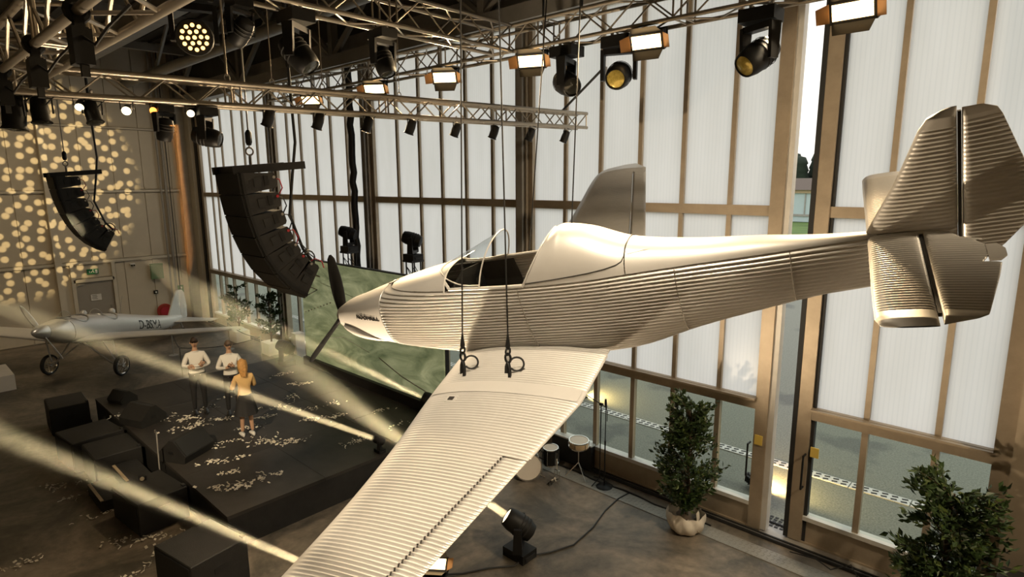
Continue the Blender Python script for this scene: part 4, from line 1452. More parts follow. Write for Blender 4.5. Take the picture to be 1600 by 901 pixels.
# ------------------------------------------------------------------ line arrays
def line_array(loc, tilts, sc, lab):
    """faces -Y; local origin at the fly bar"""
    t = thing('speaker_array', lab, 'loudspeaker', loc, None, 'hanging curved loudspeaker arrays')
    W_, D_, H_ = .72 * sc, .48 * sc, .285 * sc
    fb_ = MB()
    for sx in (-1, 1):
        fb_.box((sx * W_ * .42, .14 * sc, .03 * sc), (.06 * sc, 1.0 * sc, .10 * sc))
    fb_.box((0, -.28 * sc, .03 * sc), (W_ * .8, .06 * sc, .08 * sc)).box((0, .2 * sc, .03 * sc), (W_ * .8, .06 * sc, .08 * sc))
    fo = fb_.build('fly_bar', 'black_plastic', t, 0)
    fo.rotation_euler = (radians(5), 0, 0)
    MB().tube([(0, .02 * sc, .08 * sc), (0, .02 * sc, .2 * sc)], .02 * sc, 8).tube([(0, .02 * sc + .05 * sc * cos(a * pi / 6), .26 * sc + .05 * sc * sin(a * pi / 6)) for a in range(13)], .012 * sc, 6, False).build('lifting_eye', 'steel_grey', t)
    p = V((0, -.30 * sc, -.03 * sc))
    for i, a in enumerate(tilts):
        R_ = Matrix.Rotation(radians(a), 3, 'X')     # tips the front downwards
        def Q(x, y, z):
            return p + R_ @ V((x, y, z))
        prof = [(0, 0), (D_ * .95, -.045 * sc), (D_, -.09 * sc), (D_, -H_ + .08 * sc), (D_ * .95, -H_ + .045 * sc), (0, -H_ + .004)]
        cb = MB().prism([Q(-W_ / 2, y, z) for y, z in prof], Q(W_, 0, 0) - Q(0, 0, 0)).build('cabinet', 'black_paint', t, 0)
        MB().box(Q(0, -.012 * sc, -H_ / 2), (W_ * .97, .02 * sc, H_ * .95), R_).build('grille', 'black_rubber', cb, 0)
        MB().box(Q(W_ / 2 + .004, D_ * .45, -H_ / 2), (.012 * sc, .10 * sc, .11 * sc), R_).build('handle_recess', 'wire_black', cb, 0)
        MB().box(Q(W_ / 2 + .004, D_ * .7, -H_ / 2 + .01), (.012 * sc, .06 * sc, .13 * sc), R_).build('side_plate', 'black_plastic', cb, 0)
        MB().box(Q(W_ / 2 + .006, .03 * sc, -H_ / 2), (.014 * sc, .04 * sc, H_ * .98), R_).build('rigging_bar', 'black_plastic', cb, 0)
        MB().lathe([(.02 * sc, 0), (.02 * sc, .012)], 8, Q(W_ / 2, D_ * .93, -H_ * .35), R_ @ V((1, 0, 0))).build('socket', 'connector_red' if i % 2 else 'steel_grey', cb)
        MB().tube([Q(W_ * .4, D_, -H_ * .4), Q(W_ * .42, D_ + .07 * sc, -H_ * .5), Q(W_ * .42, D_ + .09 * sc, -H_ * .9), Q(W_ * .4, D_ + .03 * sc, -H_ * 1.2)], .009 * sc, 6).build('jumper_cable', 'wire_black' if i % 3 else 'connector_red', cb)
        p = p + R_ @ V((0, 0, -H_))
    MB().tube([(0.1, .6 * sc, 1.4), (0.12, .62 * sc, .4), (.1, .55 * sc, -.1), (.15, .45 * sc, -.6), (.14, .62 * sc, -1.1), (.1, .78 * sc, -1.3)], .022 * sc, 6).build('cable_bundle', 'wire_black', t)
    MB().tube([(.1, .7 * sc + .12 * sc * cos(a * pi / 7), -1.25 + .12 * sc * sin(a * pi / 7)) for a in range(15)], .011 * sc, 6, False).build('cable_loop', 'wire_black', t)
    MB().tube([(0, .02 * sc, .3 * sc), (0, .02, ROOF - loc[2])], .011, 6).build('chain', 'steel_grey', t)
    MB().lathe([(.03, .34 * sc), (.045, .38 * sc), (.045, .5 * sc), (.02, .54 * sc)], 8, (0, .02 * sc, 0)).build('chain_hoist', 'black_plastic', t)
    MB().tube([(.1, .6 * sc, 1.4), (.1, .6 * sc, ROOF - loc[2])], .03, 8).build('feed_cable', 'wire_black', t)
    return t


line_array((-8.2, 3.64, 5.95), [6, 10, 15, 21, 29, 40, 55], 1.0, 'large black curved speaker array hanging in front of the hangar doors')
line_array((-17.0, 3.3, 5.98), [6, 10, 15, 21, 29, 40, 55], 1.0, 'smaller-looking black curved speaker array before the dappled end wall')


# ------------------------------------------------------------------ subwoofers, monitors, steps on the floor beside the stage
def subwoofer(loc, rz, lab, size=(1.05, .78, .62)):
    t = thing('subwoofer', lab, 'loudspeaker', loc, (0, 0, radians(rz)), 'black subwoofers in front of the stage')
    a, b, h = size
    bd = MB().box((0, 0, h / 2), (a, b, h)).build('cabinet', 'black_paint', t, 0)
    bd.modifiers.new('bevel', 'BEVEL').width = .012
    MB().box((0, -b / 2 - .006, h / 2), (a * .94, .016, h * .9)).build('grille', 'black_rubber', t, 0)
    for s_ in (-1, 1):
        MB().box((s_ * (a / 2 + .003), 0, h * .62), (.012, .2, .08)).build('handle', 'wire_black', t, 0)
        MB().lathe([(.04, 0), (.045, .03)], 10, (s_ * a * .36, b / 2, .12), (0, 1, 0)).build('castor', 'black_rubber', t)
    MB().box((a * .43, b / 2 - .03, h + .012), (.09, .05, .03)).build('latch', 'black_rubber', t, 0)
    return t


subwoofer((-17.2, 2.75, 0), -4, 'black subwoofer box standing alone left of the stage corner', (1.0, .75, .66))
subwoofer((-14.75, 2.68, 0), 6, 'black subwoofer box against the stage front, second from the far end', (1.0, .95, .62))
subwoofer((-13.62, 2.8, 0), 0, 'black subwoofer box against the stage front behind the pale-edged steps', (1.0, .8, .6))
subwoofer((-11.25, 2.78, 0), 6, 'black subwoofer box under the light beam against the stage front', (1.05, .8, .58))
subwoofer((-8.72, 2.72, 0), 10, 'nearest black subwoofer box at the bottom of the picture', (.95, .85, .66))

stp = thing('stage_steps', 'black steps with pale nosing strips leading up to the stage', 'steps', (-12.5, 2.72, 0))
for k in range(2):
    h = .22 + .22 * k
    MB().box((0, -.3 + .42 * k, h / 2), (.95, .42, h)).build('step', 'black_paint', stp, 0)
    MB().box((0, -.49 + .42 * k, h + .006), (.9, .05, .012)).build('nosing_strip', 'timber', stp, 0)


def wedge(loc, rz, lab, sc=1.0):
    t = thing('stage_monitor', lab, 'loudspeaker', loc, (0, 0, radians(rz)), 'wedge monitors on the stage')
    w_ = .62 * sc
    prof = [(-.25, 0), (.24, 0), (.27, .12), (.06, .36), (-.02, .36), (-.25, .14)]
    b = MB().prism([(-w_ / 2, y * sc, z * sc) for y, z in prof], (w_, 0, 0)).build('cabinet', 'black_paint', t, 0)
    d_ = V((0, .21, .24)).normalized()
    n_ = V((0, .75, .66)).normalized()
    MB().prism([(-w_ * .46, .262 * sc, .13 * sc), (w_ * .46, .262 * sc, .13 * sc), (w_ * .46, .075 * sc, .345 * sc), (-w_ * .46, .075 * sc, .345 * sc)], n_ * .014).build('grille', 'black_rubber', t, 0)
    MB().box((w_ / 2 + .004, 0, .16 * sc), (.01, .1, .05)).build('handle', 'wire_black', t, 0)
    return t


wedge((-14.5, 3.62, SZ), 20, 'tilted black stage monitor nearest the far stage corner', 1.15)
wedge((-12.05, 3.68, SZ), -62, 'black stage monitor lying on the stage behind the thin stand', 1.2)
wedge((-16.3, 3.7, SZ - .0), 200, 'small black stage monitor at the far corner of the stage', .8)
msd = thing('thin_stand', 'thin pale stand standing against the stage front edge', 'stand', (-11.9, 3.14, 0))
MB().tube([(0, 0, 0), (.02, 0, .7), (0.0, .02, 1.28)], .012, 6).build('pole', 'steel_grey', msd)
MB().lathe([(.10, 0), (.10, .02)], 14).build('base', 'black_plastic', msd)
MB().lathe([(.02, 1.27), (.016, 1.32)], 8).build('tip', 'chrome', msd)
mlamp = thing('footlight', 'small pale-lensed footlight clipped near the stage steps', 'stage light', (-11.6, 2.78, .58))
MB().box((0, 0, .04), (.12, .1, .08)).build('body', 'black_plastic', mlamp, 0)
MB().lathe([(.035, 0), (.035, .02)], 10, (.06, -.02, .05), (1, -.4, .2)).build('lens', 'cymbal', mlamp)

# ------------------------------------------------------------------ floor moving heads throwing the beams
BEAMS = []
def floor_head(base, aim, lab, sc=1.0):
    t, c_, d_ = moving_head(base, aim, lab, sc, 'lens_lit', True)
    BEAMS.append((c_ + d_ * .2 * sc, d_))
    return t
floor_head((-5.72, 6.32, 0), (-10, 3.37, 4.12), 'standing moving head lamp on the bare floor under the wing with its cable', 1.25)
floor_head((-9.36, 6.27, SZ), (-12.3, 3.23, 2.6), 'standing moving head lamp at the stage edge half hidden by the wing', .56)
floor_head((-7.0, 3.65, 0), (-11.5, .98, 2.06), 'standing moving head lamp on the floor hidden behind the wing tip', 1.25)
floor_head((-9.7, 7.89, SZ), (-12.0, 6.3, 2.32), 'moving head lamp on the stage right before the LED wall end', 1.15)
floor_head((-16.1, 7.78, SZ), (-19.5, 5.93, 2.33), 'standing moving head lamp at the far corner of the stage by the LED wall', 1.25)
flood((-6.3, 5.06, .24), (-5.4, 3.9, 2.2), 'brightly lit flood lamp on the floor below the wing', 300, True, 1.0, 120)
flood((-6.2, 3.1, .24), (-3.5, 4.2, 4.4), 'lit floor flood lamp hidden behind the wing', 2000, True, 1.0, 110, (1.0, .78, .52))
cbl = tag(MB().tube([(-5.55, 6.45, .02), (-5.4, 6.7, .015), (-5.25, 7.1, .015), (-5.3, 7.7, .015), (-5.45, 8.3, .015), (-5.5, 8.8, .015), (-5.46, 9.1, .02)], .014, 6).build('power_cable', 'wire_black'), 'black power cable curving over the floor to the hangar door', 'cable')
tag(MB().tube([(-5.6, 6.3, .02), (-5.6, 6.05, .015), (-5.85, 5.75, .015), (-6.05, 5.4, .015), (-6.2, 5.2, .03)], .014, 6).build('power_cable', 'wire_black'), 'black cable linking floor flood lamp and standing moving head', 'cable')
tag(MB().tube([(-2.6, 9.2, .05), (-2.2, 9.1, .16), (-2.0, 9.15, .05), (-1.75, 9.2, .22), (-1.6, 9.12, .05), (-1.1, 9.1, .02), (-.2, 9.0, .02)], .01, 6).build('loose_cable', 'wire_black'), 'loose thin cables looping at the foot of the right door leaf', 'cable')
tag(MB().tube([(-8.4 + .35 * k, 9.1 + .04 * sin(k * 1.7), .02) for k in range(14)], .016, 6).build('loose_cable', 'wire_black'), 'dark cables lying along the door track behind the microphone stand', 'cable')

# ------------------------------------------------------------------ microphone stands and drum kit by the doors
ms = thing('microphone_stand', 'straight black microphone stand with a round base by the doors', 'microphone stand', (-5.95, 9.0, 0))
MB().lathe([(.16, 0), (.16, .012), (.14, .03), (.02, .04)], 24).build('base', 'black_plastic', ms)
MB().tube([(0, 0, .03), (0, 0, .9)], .013, 8).tube([(0, 0, .9), (0, 0, 1.62)], .009, 8).build('pole', 'black_plastic', ms)
MB().lathe([(.016, .86), (.018, .95)], 10).build('collar', 'black_rubber', ms)
MB().tube([(0, 0, 1.62), (.0, -.02, 1.78)], .022, 8).build('microphone', 'black_plastic', ms)
MB().tube([(0.0, -.02, 1.68), (.05, -.03, 1.55), (.03, 0, 1.35)], .007, 6).build('cable', 'wire_black', ms)
ms2 = thing('boom_stand', 'black boom microphone stand leaning its arm to the left', 'microphone stand', (-6.1, 9.06, 0))
for k in range(3):
    a = k * 2.094 + .4
    MB().tube([(0, 0, .12), (.28 * cos(a), .22 * sin(a), .01)], .010, 6).build('leg', 'black_plastic', ms2)
MB().tube([(0, 0, .1), (0, 0, 1.62)], .011, 8).build('pole', 'black_plastic', ms2)
MB().tube([(.1, .05, 1.56), (-.62, -.30, 2.0)], .009, 6).build('boom', 'black_plastic', ms2)
MB().lathe([(.028, -.03), (.028, .03)], 10, (0, 0, 1.62), (1, 0, 0)).build('joint', 'black_plastic', ms2)
MB().tube([(-.62, -.30, 1.92), (-.62, -.30, 2.06)], .016, 8).build('microphone', 'black_plastic', ms2)

def drum(loc, r, h, axis, shell, head, lab, legs=(), name='drum', group='drums of the drum kit'):
    t = thing(name, lab, 'drum', loc, None, group)
    ax = V(axis).normalized()
    MB().lathe([(r, -h / 2), (r, h / 2)], 26, (0, 0, 0), ax, False).build('shell', shell, t)
    for s_ in (-1, 1):
        MB().lathe([(.001, s_ * (h / 2 + .004)), (r * .97, s_ * (h / 2 + .003))], 26, (0, 0, 0), ax, False).build('drum_head', head, t)
        MB().lathe([(r * .97, s_ * (h / 2 - .012)), (r * 1.04, s_ * (h / 2 - .012)), (r * 1.04, s_ * (h / 2 + .012)), (r * .97, s_ * (h / 2 + .012))], 26, (0, 0, 0), ax, False).build('hoop', 'chrome', t)
    a_ = ax.orthogonal().normalized()
    b_ = ax.cross(a_)
    for k in range(6):
        n_ = a_ * cos(k * pi / 3) + b_ * sin(k * pi / 3)
        MB().tube([n_ * (r + .012) - ax * h * .42, n_ * (r + .012) + ax * h * .42], .006, 5).build('tension_rod', 'chrome', t)
    for (p, q, rr) in legs:
        MB().tube([p, q], rr, 6).build('leg', 'chrome', t)
    return t


drum((-7.35, 8.33, .27), .27, .40, (.75, -.62, .08), 'black_plastic', 'drum_white', 'bass drum lying with its pale head towards the room', (((.12, -.02, -.1), (.32, .2, -.26), .012), ((-.2, -.2, -.1), (-.1, -.38, -.26), .012)), 'bass_drum')
drum((-7.62, 8.62, .78), .18, .16, (.1, -.1, 1), 'black_plastic', 'drum_white', 'small tom drum with a pale head above the bass drum', (((0, 0, -.08), (.1, -.1, -.45), .012),), 'tom_drum')
drum((-6.55, 8.98, .72), .19, .13, (.05, -.05, 1), 'timber', 'drum_white', 'pale-topped snare drum on a chrome stand by the doors', (((0, 0, -.07), (0, 0, -.4), .012), ((0, 0, -.4), (.24, -.1, -.7), .01), ((0, 0, -.4), (-.2, -.16, -.7), .01), ((0, 0, -.4), (0, .2, -.7), .01)), 'snare_drum')
drum((-7.05, 8.72, .40), .15, .34, (.05, -.05, 1), 'black_plastic', 'drum_white', 'dark floor tom standing between bass drum and snare', (((.16, 0, .1), (.18, 0, -.38), .01), ((-.1, .13, .1), (-.11, .15, -.38), .01), ((-.1, -.13, .1), (-.11, -.15, -.38), .01)), 'floor_tom')
stool = thing('drum_stool', 'round grey drum stool behind the drum kit', 'stool', (-7.45, 8.98, 0))
MB().lathe([(.18, .66), (.2, .69), (.2, .75), (.17, .78), (.01, .785)], 24).build('seat', 'black_rubber', stool)
MB().tube([(0, 0, .25), (0, 0, .67)], .02, 8).build('post', 'chrome', stool)
for k in range(3):
    a = k * 2.094
    MB().tube([(0, 0, .35), (.26 * cos(a), .26 * sin(a), .01)], .012, 6).build('leg', 'chrome', stool)
ped = thing('drum_pedal', 'chrome drum pedal on the floor before the bass drum', 'pedal', (-6.78, 8.45, 0))
MB().box((0, 0, .03), (.1, .26, .012), Matrix.Rotation(radians(10), 3, 'X')).build('footboard', 'chrome', ped, 0)
MB().tube([(-.06, .14, 0), (-.06, .14, .22), (.06, .14, .22), (.06, .14, 0)], .010, 6).build('frame', 'chrome', ped)
MB().tube([(0, .14, .22), (-.05, .2, .42)], .007, 6).build('beater', 'chrome', ped)
kbx = thing('instrument_case', 'long dark instrument case lying behind the drum kit', 'case', (-7.0, 9.39, 0))
MB().box((0, 0, .28), (1.0, .13, .5)).build('body', 'black_paint', kbx, 0)
MB().box((0, 0, .54), (1.02, .15, .03)).build('lid_edge', 'frame_pale', kbx, 0)
cy_st = thing('cymbal_stand', 'chrome cymbal stand in front of the doors', 'cymbal stand', (-8.0, 8.95, 0))
MB().tube([(0, 0, .1), (0, 0, 1.15)], .012, 6).build('post', 'chrome', cy_st)
for k in range(3):
    a = k * 2.094 + .3
    MB().tube([(0, 0, .4), (.28 * cos(a), .28 * sin(a), .01)], .01, 6).build('leg', 'chrome', cy_st)
MB().lathe([(.2, 1.14), (.1, 1.16), (.03, 1.175), (.01, 1.19)], 24).build('cymbal', 'cymbal', cy_st)

# amp rack at the right lower corner
rk = thing('amplifier_rack', 'black amplifier rack with sockets and red plugs at the right edge', 'rack', (0.14, 8.9, 0))
MB().box((0, 0, .5), (.55, .6, 1.0)).build('cabinet', 'black_paint', rk, 0)
for k in range(3):
    MB().box((0, -.305, .25 + .28 * k), (.48, .015, .24)).build('front_panel', 'black_plastic', rk, 0)
    for i in range(4):
        MB().lathe([(.026, 0), (.026, .012)], 10, (-.17 + .11 * i, -.313, .3 + .28 * k), (0, -1, 0)).build('socket', 'steel_grey' if (i + k) % 3 else 'white_board', rk)
        if (i + k) % 2:
            MB().tube([(-.17 + .11 * i, -.31, .22 + .28 * k), (-.17 + .11 * i, -.38, .2 + .28 * k), (-.2 + .11 * i, -.42, .02)], .012, 6).build('plug_lead', 'connector_red', rk)

# white plinths and boxes
tag(MB().box((-22.3, 1.35, .22), (1.5, 2.0, .44)).build('white_plinth', 'white_board', None, 0), 'low white plinth at the left image edge near the small aircraft', 'plinth')
for x, y, sx, sy, h, lab in ((-22.1, 8.95, .62, .5, .42, 'white planter box below the shrub nearest the end wall'), (-19.6, 8.98, .62, .5, .42, 'white planter box under the second shrub beyond the stage'), (-17.35, 8.8, .3, .3, 1.15, 'tall narrow white box beside the LED wall')):
    b = tag(MB().box((x, y, h / 2), (sx, sy, h)).build('white_box', 'white_board', None, 0), lab, 'box')

# stanchions with a cord
posts = [(-21.9, 6.6), (-19.00, 5.91), (-18.45, 8.1), (-21.2, 8.2)]
for k, (x, y) in enumerate(posts):
    t = thing('stanchion', ('slim barrier post beneath the small aircraft wing', 'slim barrier post left of the talking men', 'slim barrier post near the far stage corner', 'slim barrier post before the far door leaf')[k], 'barrier post', (x, y, 0), None, 'barrier posts around the small aircraft')
    MB().lathe([(.15, 0), (.15, .01), (.03, .03)], 18).build('base', 'steel_grey', t)
    MB().tube([(0, 0, .02), (0, 0, .98)], .018, 8).build('post', 'chrome' if k % 2 else 'steel_grey', t)
    MB().lathe([(.028, .96), (.028, 1.0)], 10).build('cap', 'steel_grey', t)
for k in range(3):
    a, b = V((*posts[k], .95)), V((*posts[k + 1], .95))
    tag(MB().tube([a.lerp(b, i / 10) - V((0, 0, .5 * (i / 10) * (1 - i / 10))) for i in range(11)], .012, 6).build('barrier_cord', 'wire_black'), ('barrier cord left of the talking men under the wing', 'barrier cord behind the talking men', 'barrier cord towards the far door leaf')[k], 'cord')

# ------------------------------------------------------------------ second aircraft standing on its wheels
a2 = radians(40)
PR = Matrix.Rotation(a2 - pi / 2, 4, 'Z')
ap = thing('small_aircraft', 'smooth silver two-seat open-cockpit aircraft parked on the floor at left', 'aircraft', (-21.62, 4.05, 0), (0, 0, a2 - pi / 2))
# local: X forward, Y left, Z up; fuselage tail-down
NX = [1.32, 1.14, .94, .6, .15, -.4, -1.2, -2.2, -3.2, -4.2, -5.0]
NW = [.16, .30, .38, .45, .47, .47, .45, .38, .29, .18, .06]
NT = [1.86, 1.90, 1.93, 1.93, 1.90, 1.80, 1.67, 1.41, 1.15, .92, .76]
NB = [1.54, 1.38, 1.28, 1.17, 1.08, .96, .84, .68, .54, .45, .46]
def s2(x, a):
    wd, t, b = interp(x, NX, NW), interp(x, NX, NT), interp(x, NX, NB)
    sg = lambda q: (1 if q >= 0 else -1) * abs(q) ** 0.82
    return V((x, wd * sg(cos(a)), (t + b) / 2 + (t - b) / 2 * sg(sin(a))))
MB().grid([[s2(.72 - i * 5.72 / 50, 2 * pi * k / 36) for k in range(36)] for i in range(51)], True).build('fuselage', 'silver_smooth', ap, 180)
MB().grid([[s2(1.32 - i * .6 / 12, 2 * pi * k / 36) * 1.0 for k in range(36)] for i in range(13)], True).build('cowling', 'polished_alu', ap, 180)
MB().tube([s2(.725, 2 * pi * k / 40) for k in range(41)], .01, 5).build('cowling_ring', 'chrome', ap)
spx = V((1.32, 0, 1.70))
MB().lathe([(.215, 0), (.21, .06), (.17, .2), (.10, .32), (.03, .39), (.004, .4)], 24, spx, (1, 0, .12)).build('spinner', 'polished_alu', ap)
MB().lathe([(.2, -.03), (.2, 0)], 24, spx, (1, 0, .12)).build('spinner_plate', 'wire_black', ap)
for an in (124, -56):
    a = radians(an)
    d_ = V((0, -cos(a) * -1, sin(a)))
    n_ = V((1, 0, 0)).cross(d_)
    rows = []
    for i in range(12):
        t_ = i / 11
        r = .12 + t_ * .80
        c_ = .085 * (0.6 + 1.0 * t_ - 1.2 * t_ * t_) if i < 11 else .02
        tw_ = radians(55 - 35 * t_)
        cd = n_ * cos(tw_) + V((1, 0, 0)) * sin(tw_)
        td = -n_ * sin(tw_) + V((1, 0, 0)) * cos(tw_)
        rows.append([spx + V((.08, 0, 0)) + d_ * r + cd * c_ * cos(k * pi / 4) + td * .014 * sin(k * pi / 4) for k in range(8)])
    MB().grid(rows, True).build('propeller_blade', 'polished_alu', ap, 180)
for x in (.25, -.95):
    # open cockpit: dark oval and coaming, small windshield, headrest
    zt_ = interp(x, NX, NT)
    sl_ = (interp(x - .3, NX, NT) - interp(x + .3, NX, NT)) / .6
    ov = [V((x + .36 * cos(k * pi / 12), .41 * sin(k * pi / 12), 0)) for k in range(25)]
    ov = [V((p.x, p.y, s2(p.x, math.acos(max(-1, min(1, (abs(p.y) / interp(p.x, NX, NW)) ** (1 / .82))))).z + .012)) for p in ov]
    ck = MB()
    ck.add([V((x, 0, zt_ + .0))] + ov[:-1], [(0, 1 + k, 1 + (k + 1) % 24) for k in range(24)])
    ck.build('cockpit_opening', 'wire_black', ap, 0)
    MB().tube(ov, .025, 6, False).build('cockpit_coaming', 'polished_alu', ap)
    rows = [[V((x + .42 - .16 * j / 4, .22 * cos(k * pi / 8), zt_ - .02 + (.03 + .2 * j / 4) * sin(k * pi / 8))) for k in range(9)] for j in range(5)]
    MB().grid(rows).build('windshield', 'windshield_glass', ap, 180, fix=False)
    MB().tube(rows[-1], .008, 5).build('windshield_frame', 'polished_alu', ap)
    MB().lathe([(.09, -.02), (.10, .05), (.06, .12), (.01, .14)], 12, (x - .44, 0, zt_ - .06)).build('headrest', 'silver_smooth', ap)
# wings
for sg in (1, -1):
    rows = []
    for j in range(25):
        f = j / 24
        y = .30 + 4.6 * f
        le = .62 - .10 * f - (.5 * max(0, f - .93) / .07) ** 2 * .6
        te = -1.0 + .42 * f + (.5 * max(0, f - .93) / .07) ** 2 * .8
        z = 1.22 + .075 * (y - .3)
        th = .11 * (1 - .55 * f)
        row = []
        for side in (1, -1):
            us = [k / 10 for k in range(11)]
            for u in (reversed(us) if side == 1 else us[1:]):
                u = u * u if side == -1 or True else u
                t_ = th * 2.6 * (sqrt(u) * (1 - u)) * .9 + .004
                row.append(V((le + (te - le) * u, sg * y, z - .03 - .10 * u + .04 * (1 - u) + side * t_)))
        rows.append(row)
    wg = MB().grid(rows).build('wing', 'silver_smooth', ap, 180)
    MB().grid([[V((-.55 + .0 * k, sg * y, 1.22 + .075 * (y - .3) + .045)) + V((-.01 * k, 0, 0)) for y in (2.4, 3.4, 4.5)] for k in range(2)]).build('aileron_gap', 'print_black', wg, 0)
    # undercarriage
    hub = V((0, sg * 1.15, .31))
    MB().tube([(.25, sg * .12, 1.2), (.05, sg * .85, .42), hub + V((0, -sg * .05, 0))], .028, 8).build('axle_strut', 'silver_smooth', ap)
    MB().tube([(-.55, sg * .12, 1.12), hub + V((-.02, -sg * .12, .02))], .02, 8).build('rear_strut', 'silver_smooth', ap)
    MB().tube([(.15, sg * 1.05, 1.28), hub + V((0, -sg * .08, .1))], .022, 8).build('shock_strut', 'silver_smooth', ap)
    wh = place('wheel', MB().lathe([(.25, -.045), (.30, -.05), (.318, 0), (.30, .05), (.25, .045)], 32, (0, 0, 0), (0, 1, 0), False).mesh('wheel', 'black_rubber', 50), ap, hub)
    MB().lathe([(.25, -.045), (.235, -.03), (.235, .03), (.25, .045)], 32, (0, 0, 0), (0, 1, 0), False).build('rim', 'chrome', wh)
    MB().lathe([(.05, -.06), (.055, 0), (.05, .06)], 12, (0, 0, 0), (0, 1, 0)).build('hub', 'chrome', wh)
    for k in range(16):
        a = 2 * pi * k / 16
        MB().tube([(.04 * cos(a), .04 * (1 if k % 2 else -1), .04 * sin(a)), (.238 * cos(a + .1), 0, .238 * sin(a + .1))], .005, 4).build('spoke', 'chrome', wh)
    # stabilizer
    tailp = []
    for j in range(7):
        f = j / 6
        y = .05 + 1.35 * f
        le, te = -4.25 - .25 * f, -5.35 + .12 * f
        tailp.append([V((le + (te - le) * u, sg * y, 0.64 - .05 * u + .03 * sin(pi * u) * s_)) for s_, us in ((1, (1, .8, .5, .2, 0)), (-1, (.2, .5, .8))) for u in us])
    MB().grid(tailp, True).build('stabilizer', 'silver_smooth', ap, 180)
MB().box((.0, 0, 1.13), (.5, .3, .12)).build('gear_fairing', 'black_plastic', ap, 0)
# fin and rudder with ribbed skin
fp = [(-4.2, .82), (-4.75, 1.64), (-4.85, 1.72), (-4.98, 1.74), (-4.98, .7)]
MB().prism([(x, -.025, z) for x, z in fp], (0, .05, 0)).build('fin', 'silver_smooth', ap, 0)
rp = [(-5.0, .48), (-5.0, 1.74), (-5.2, 1.72), (-5.32, 1.6), (-5.42, 1.05), (-5.38, .65), (-5.25, .48)]
rd = MB().prism([(x, -.02, z) for x, z in rp], (0, .04, 0)).build('rudder', 'white_board', ap, 0)
for k in range(4):
    MB().tube([(-5.03 - .08 * k, .024, .6), (-5.03 - .065 * k, .024, 1.66)], .008, 5).build('rudder_rib', 'silver_smooth', rd)
MB().tube([(-4.9, 0, .55), (-5.05, 0, .25)], .03, 8).build('tail_strut', 'silver_smooth', ap)
MB().lathe([(.09, -.03), (.11, 0), (.09, .03)], 16, (-5.08, 0, .11), (0, 1, 0)).build('tail_wheel', 'black_rubber', ap)
MB().tube([(-5.03, 0, .28), (-5.08, 0, .11)], .02, 6).build('tail_fork', 'steel_grey', ap)
MB().tube([(-1.7, 0, 1.5), (-1.95, 0, 2.1)], .006, 5).build('aerial', 'steel_grey', ap)
# registration letters on the left side
me = text_mesh('registration', 'D-BSMA', .44, 'print_black', .004)
for v_ in me.vertices:
    x = -2.72 - v_.co.x * .86
    z = .92 + v_.co.y * 1.0 + (v_.co.x) * -.19
    wd, t, b = interp(x, NX, NW), interp(x, NX, NT), interp(x, NX, NB)
    zn = max(-.98, min(.98, (z - (t + b) / 2) / ((t - b) / 2)))
    y = wd * max(0, 1 - abs(zn) ** (2 / .82)) ** (.82 / 2)
    v_.co = V((x, y + .006 + v_.co.z, z))
place('registration', me, ap)

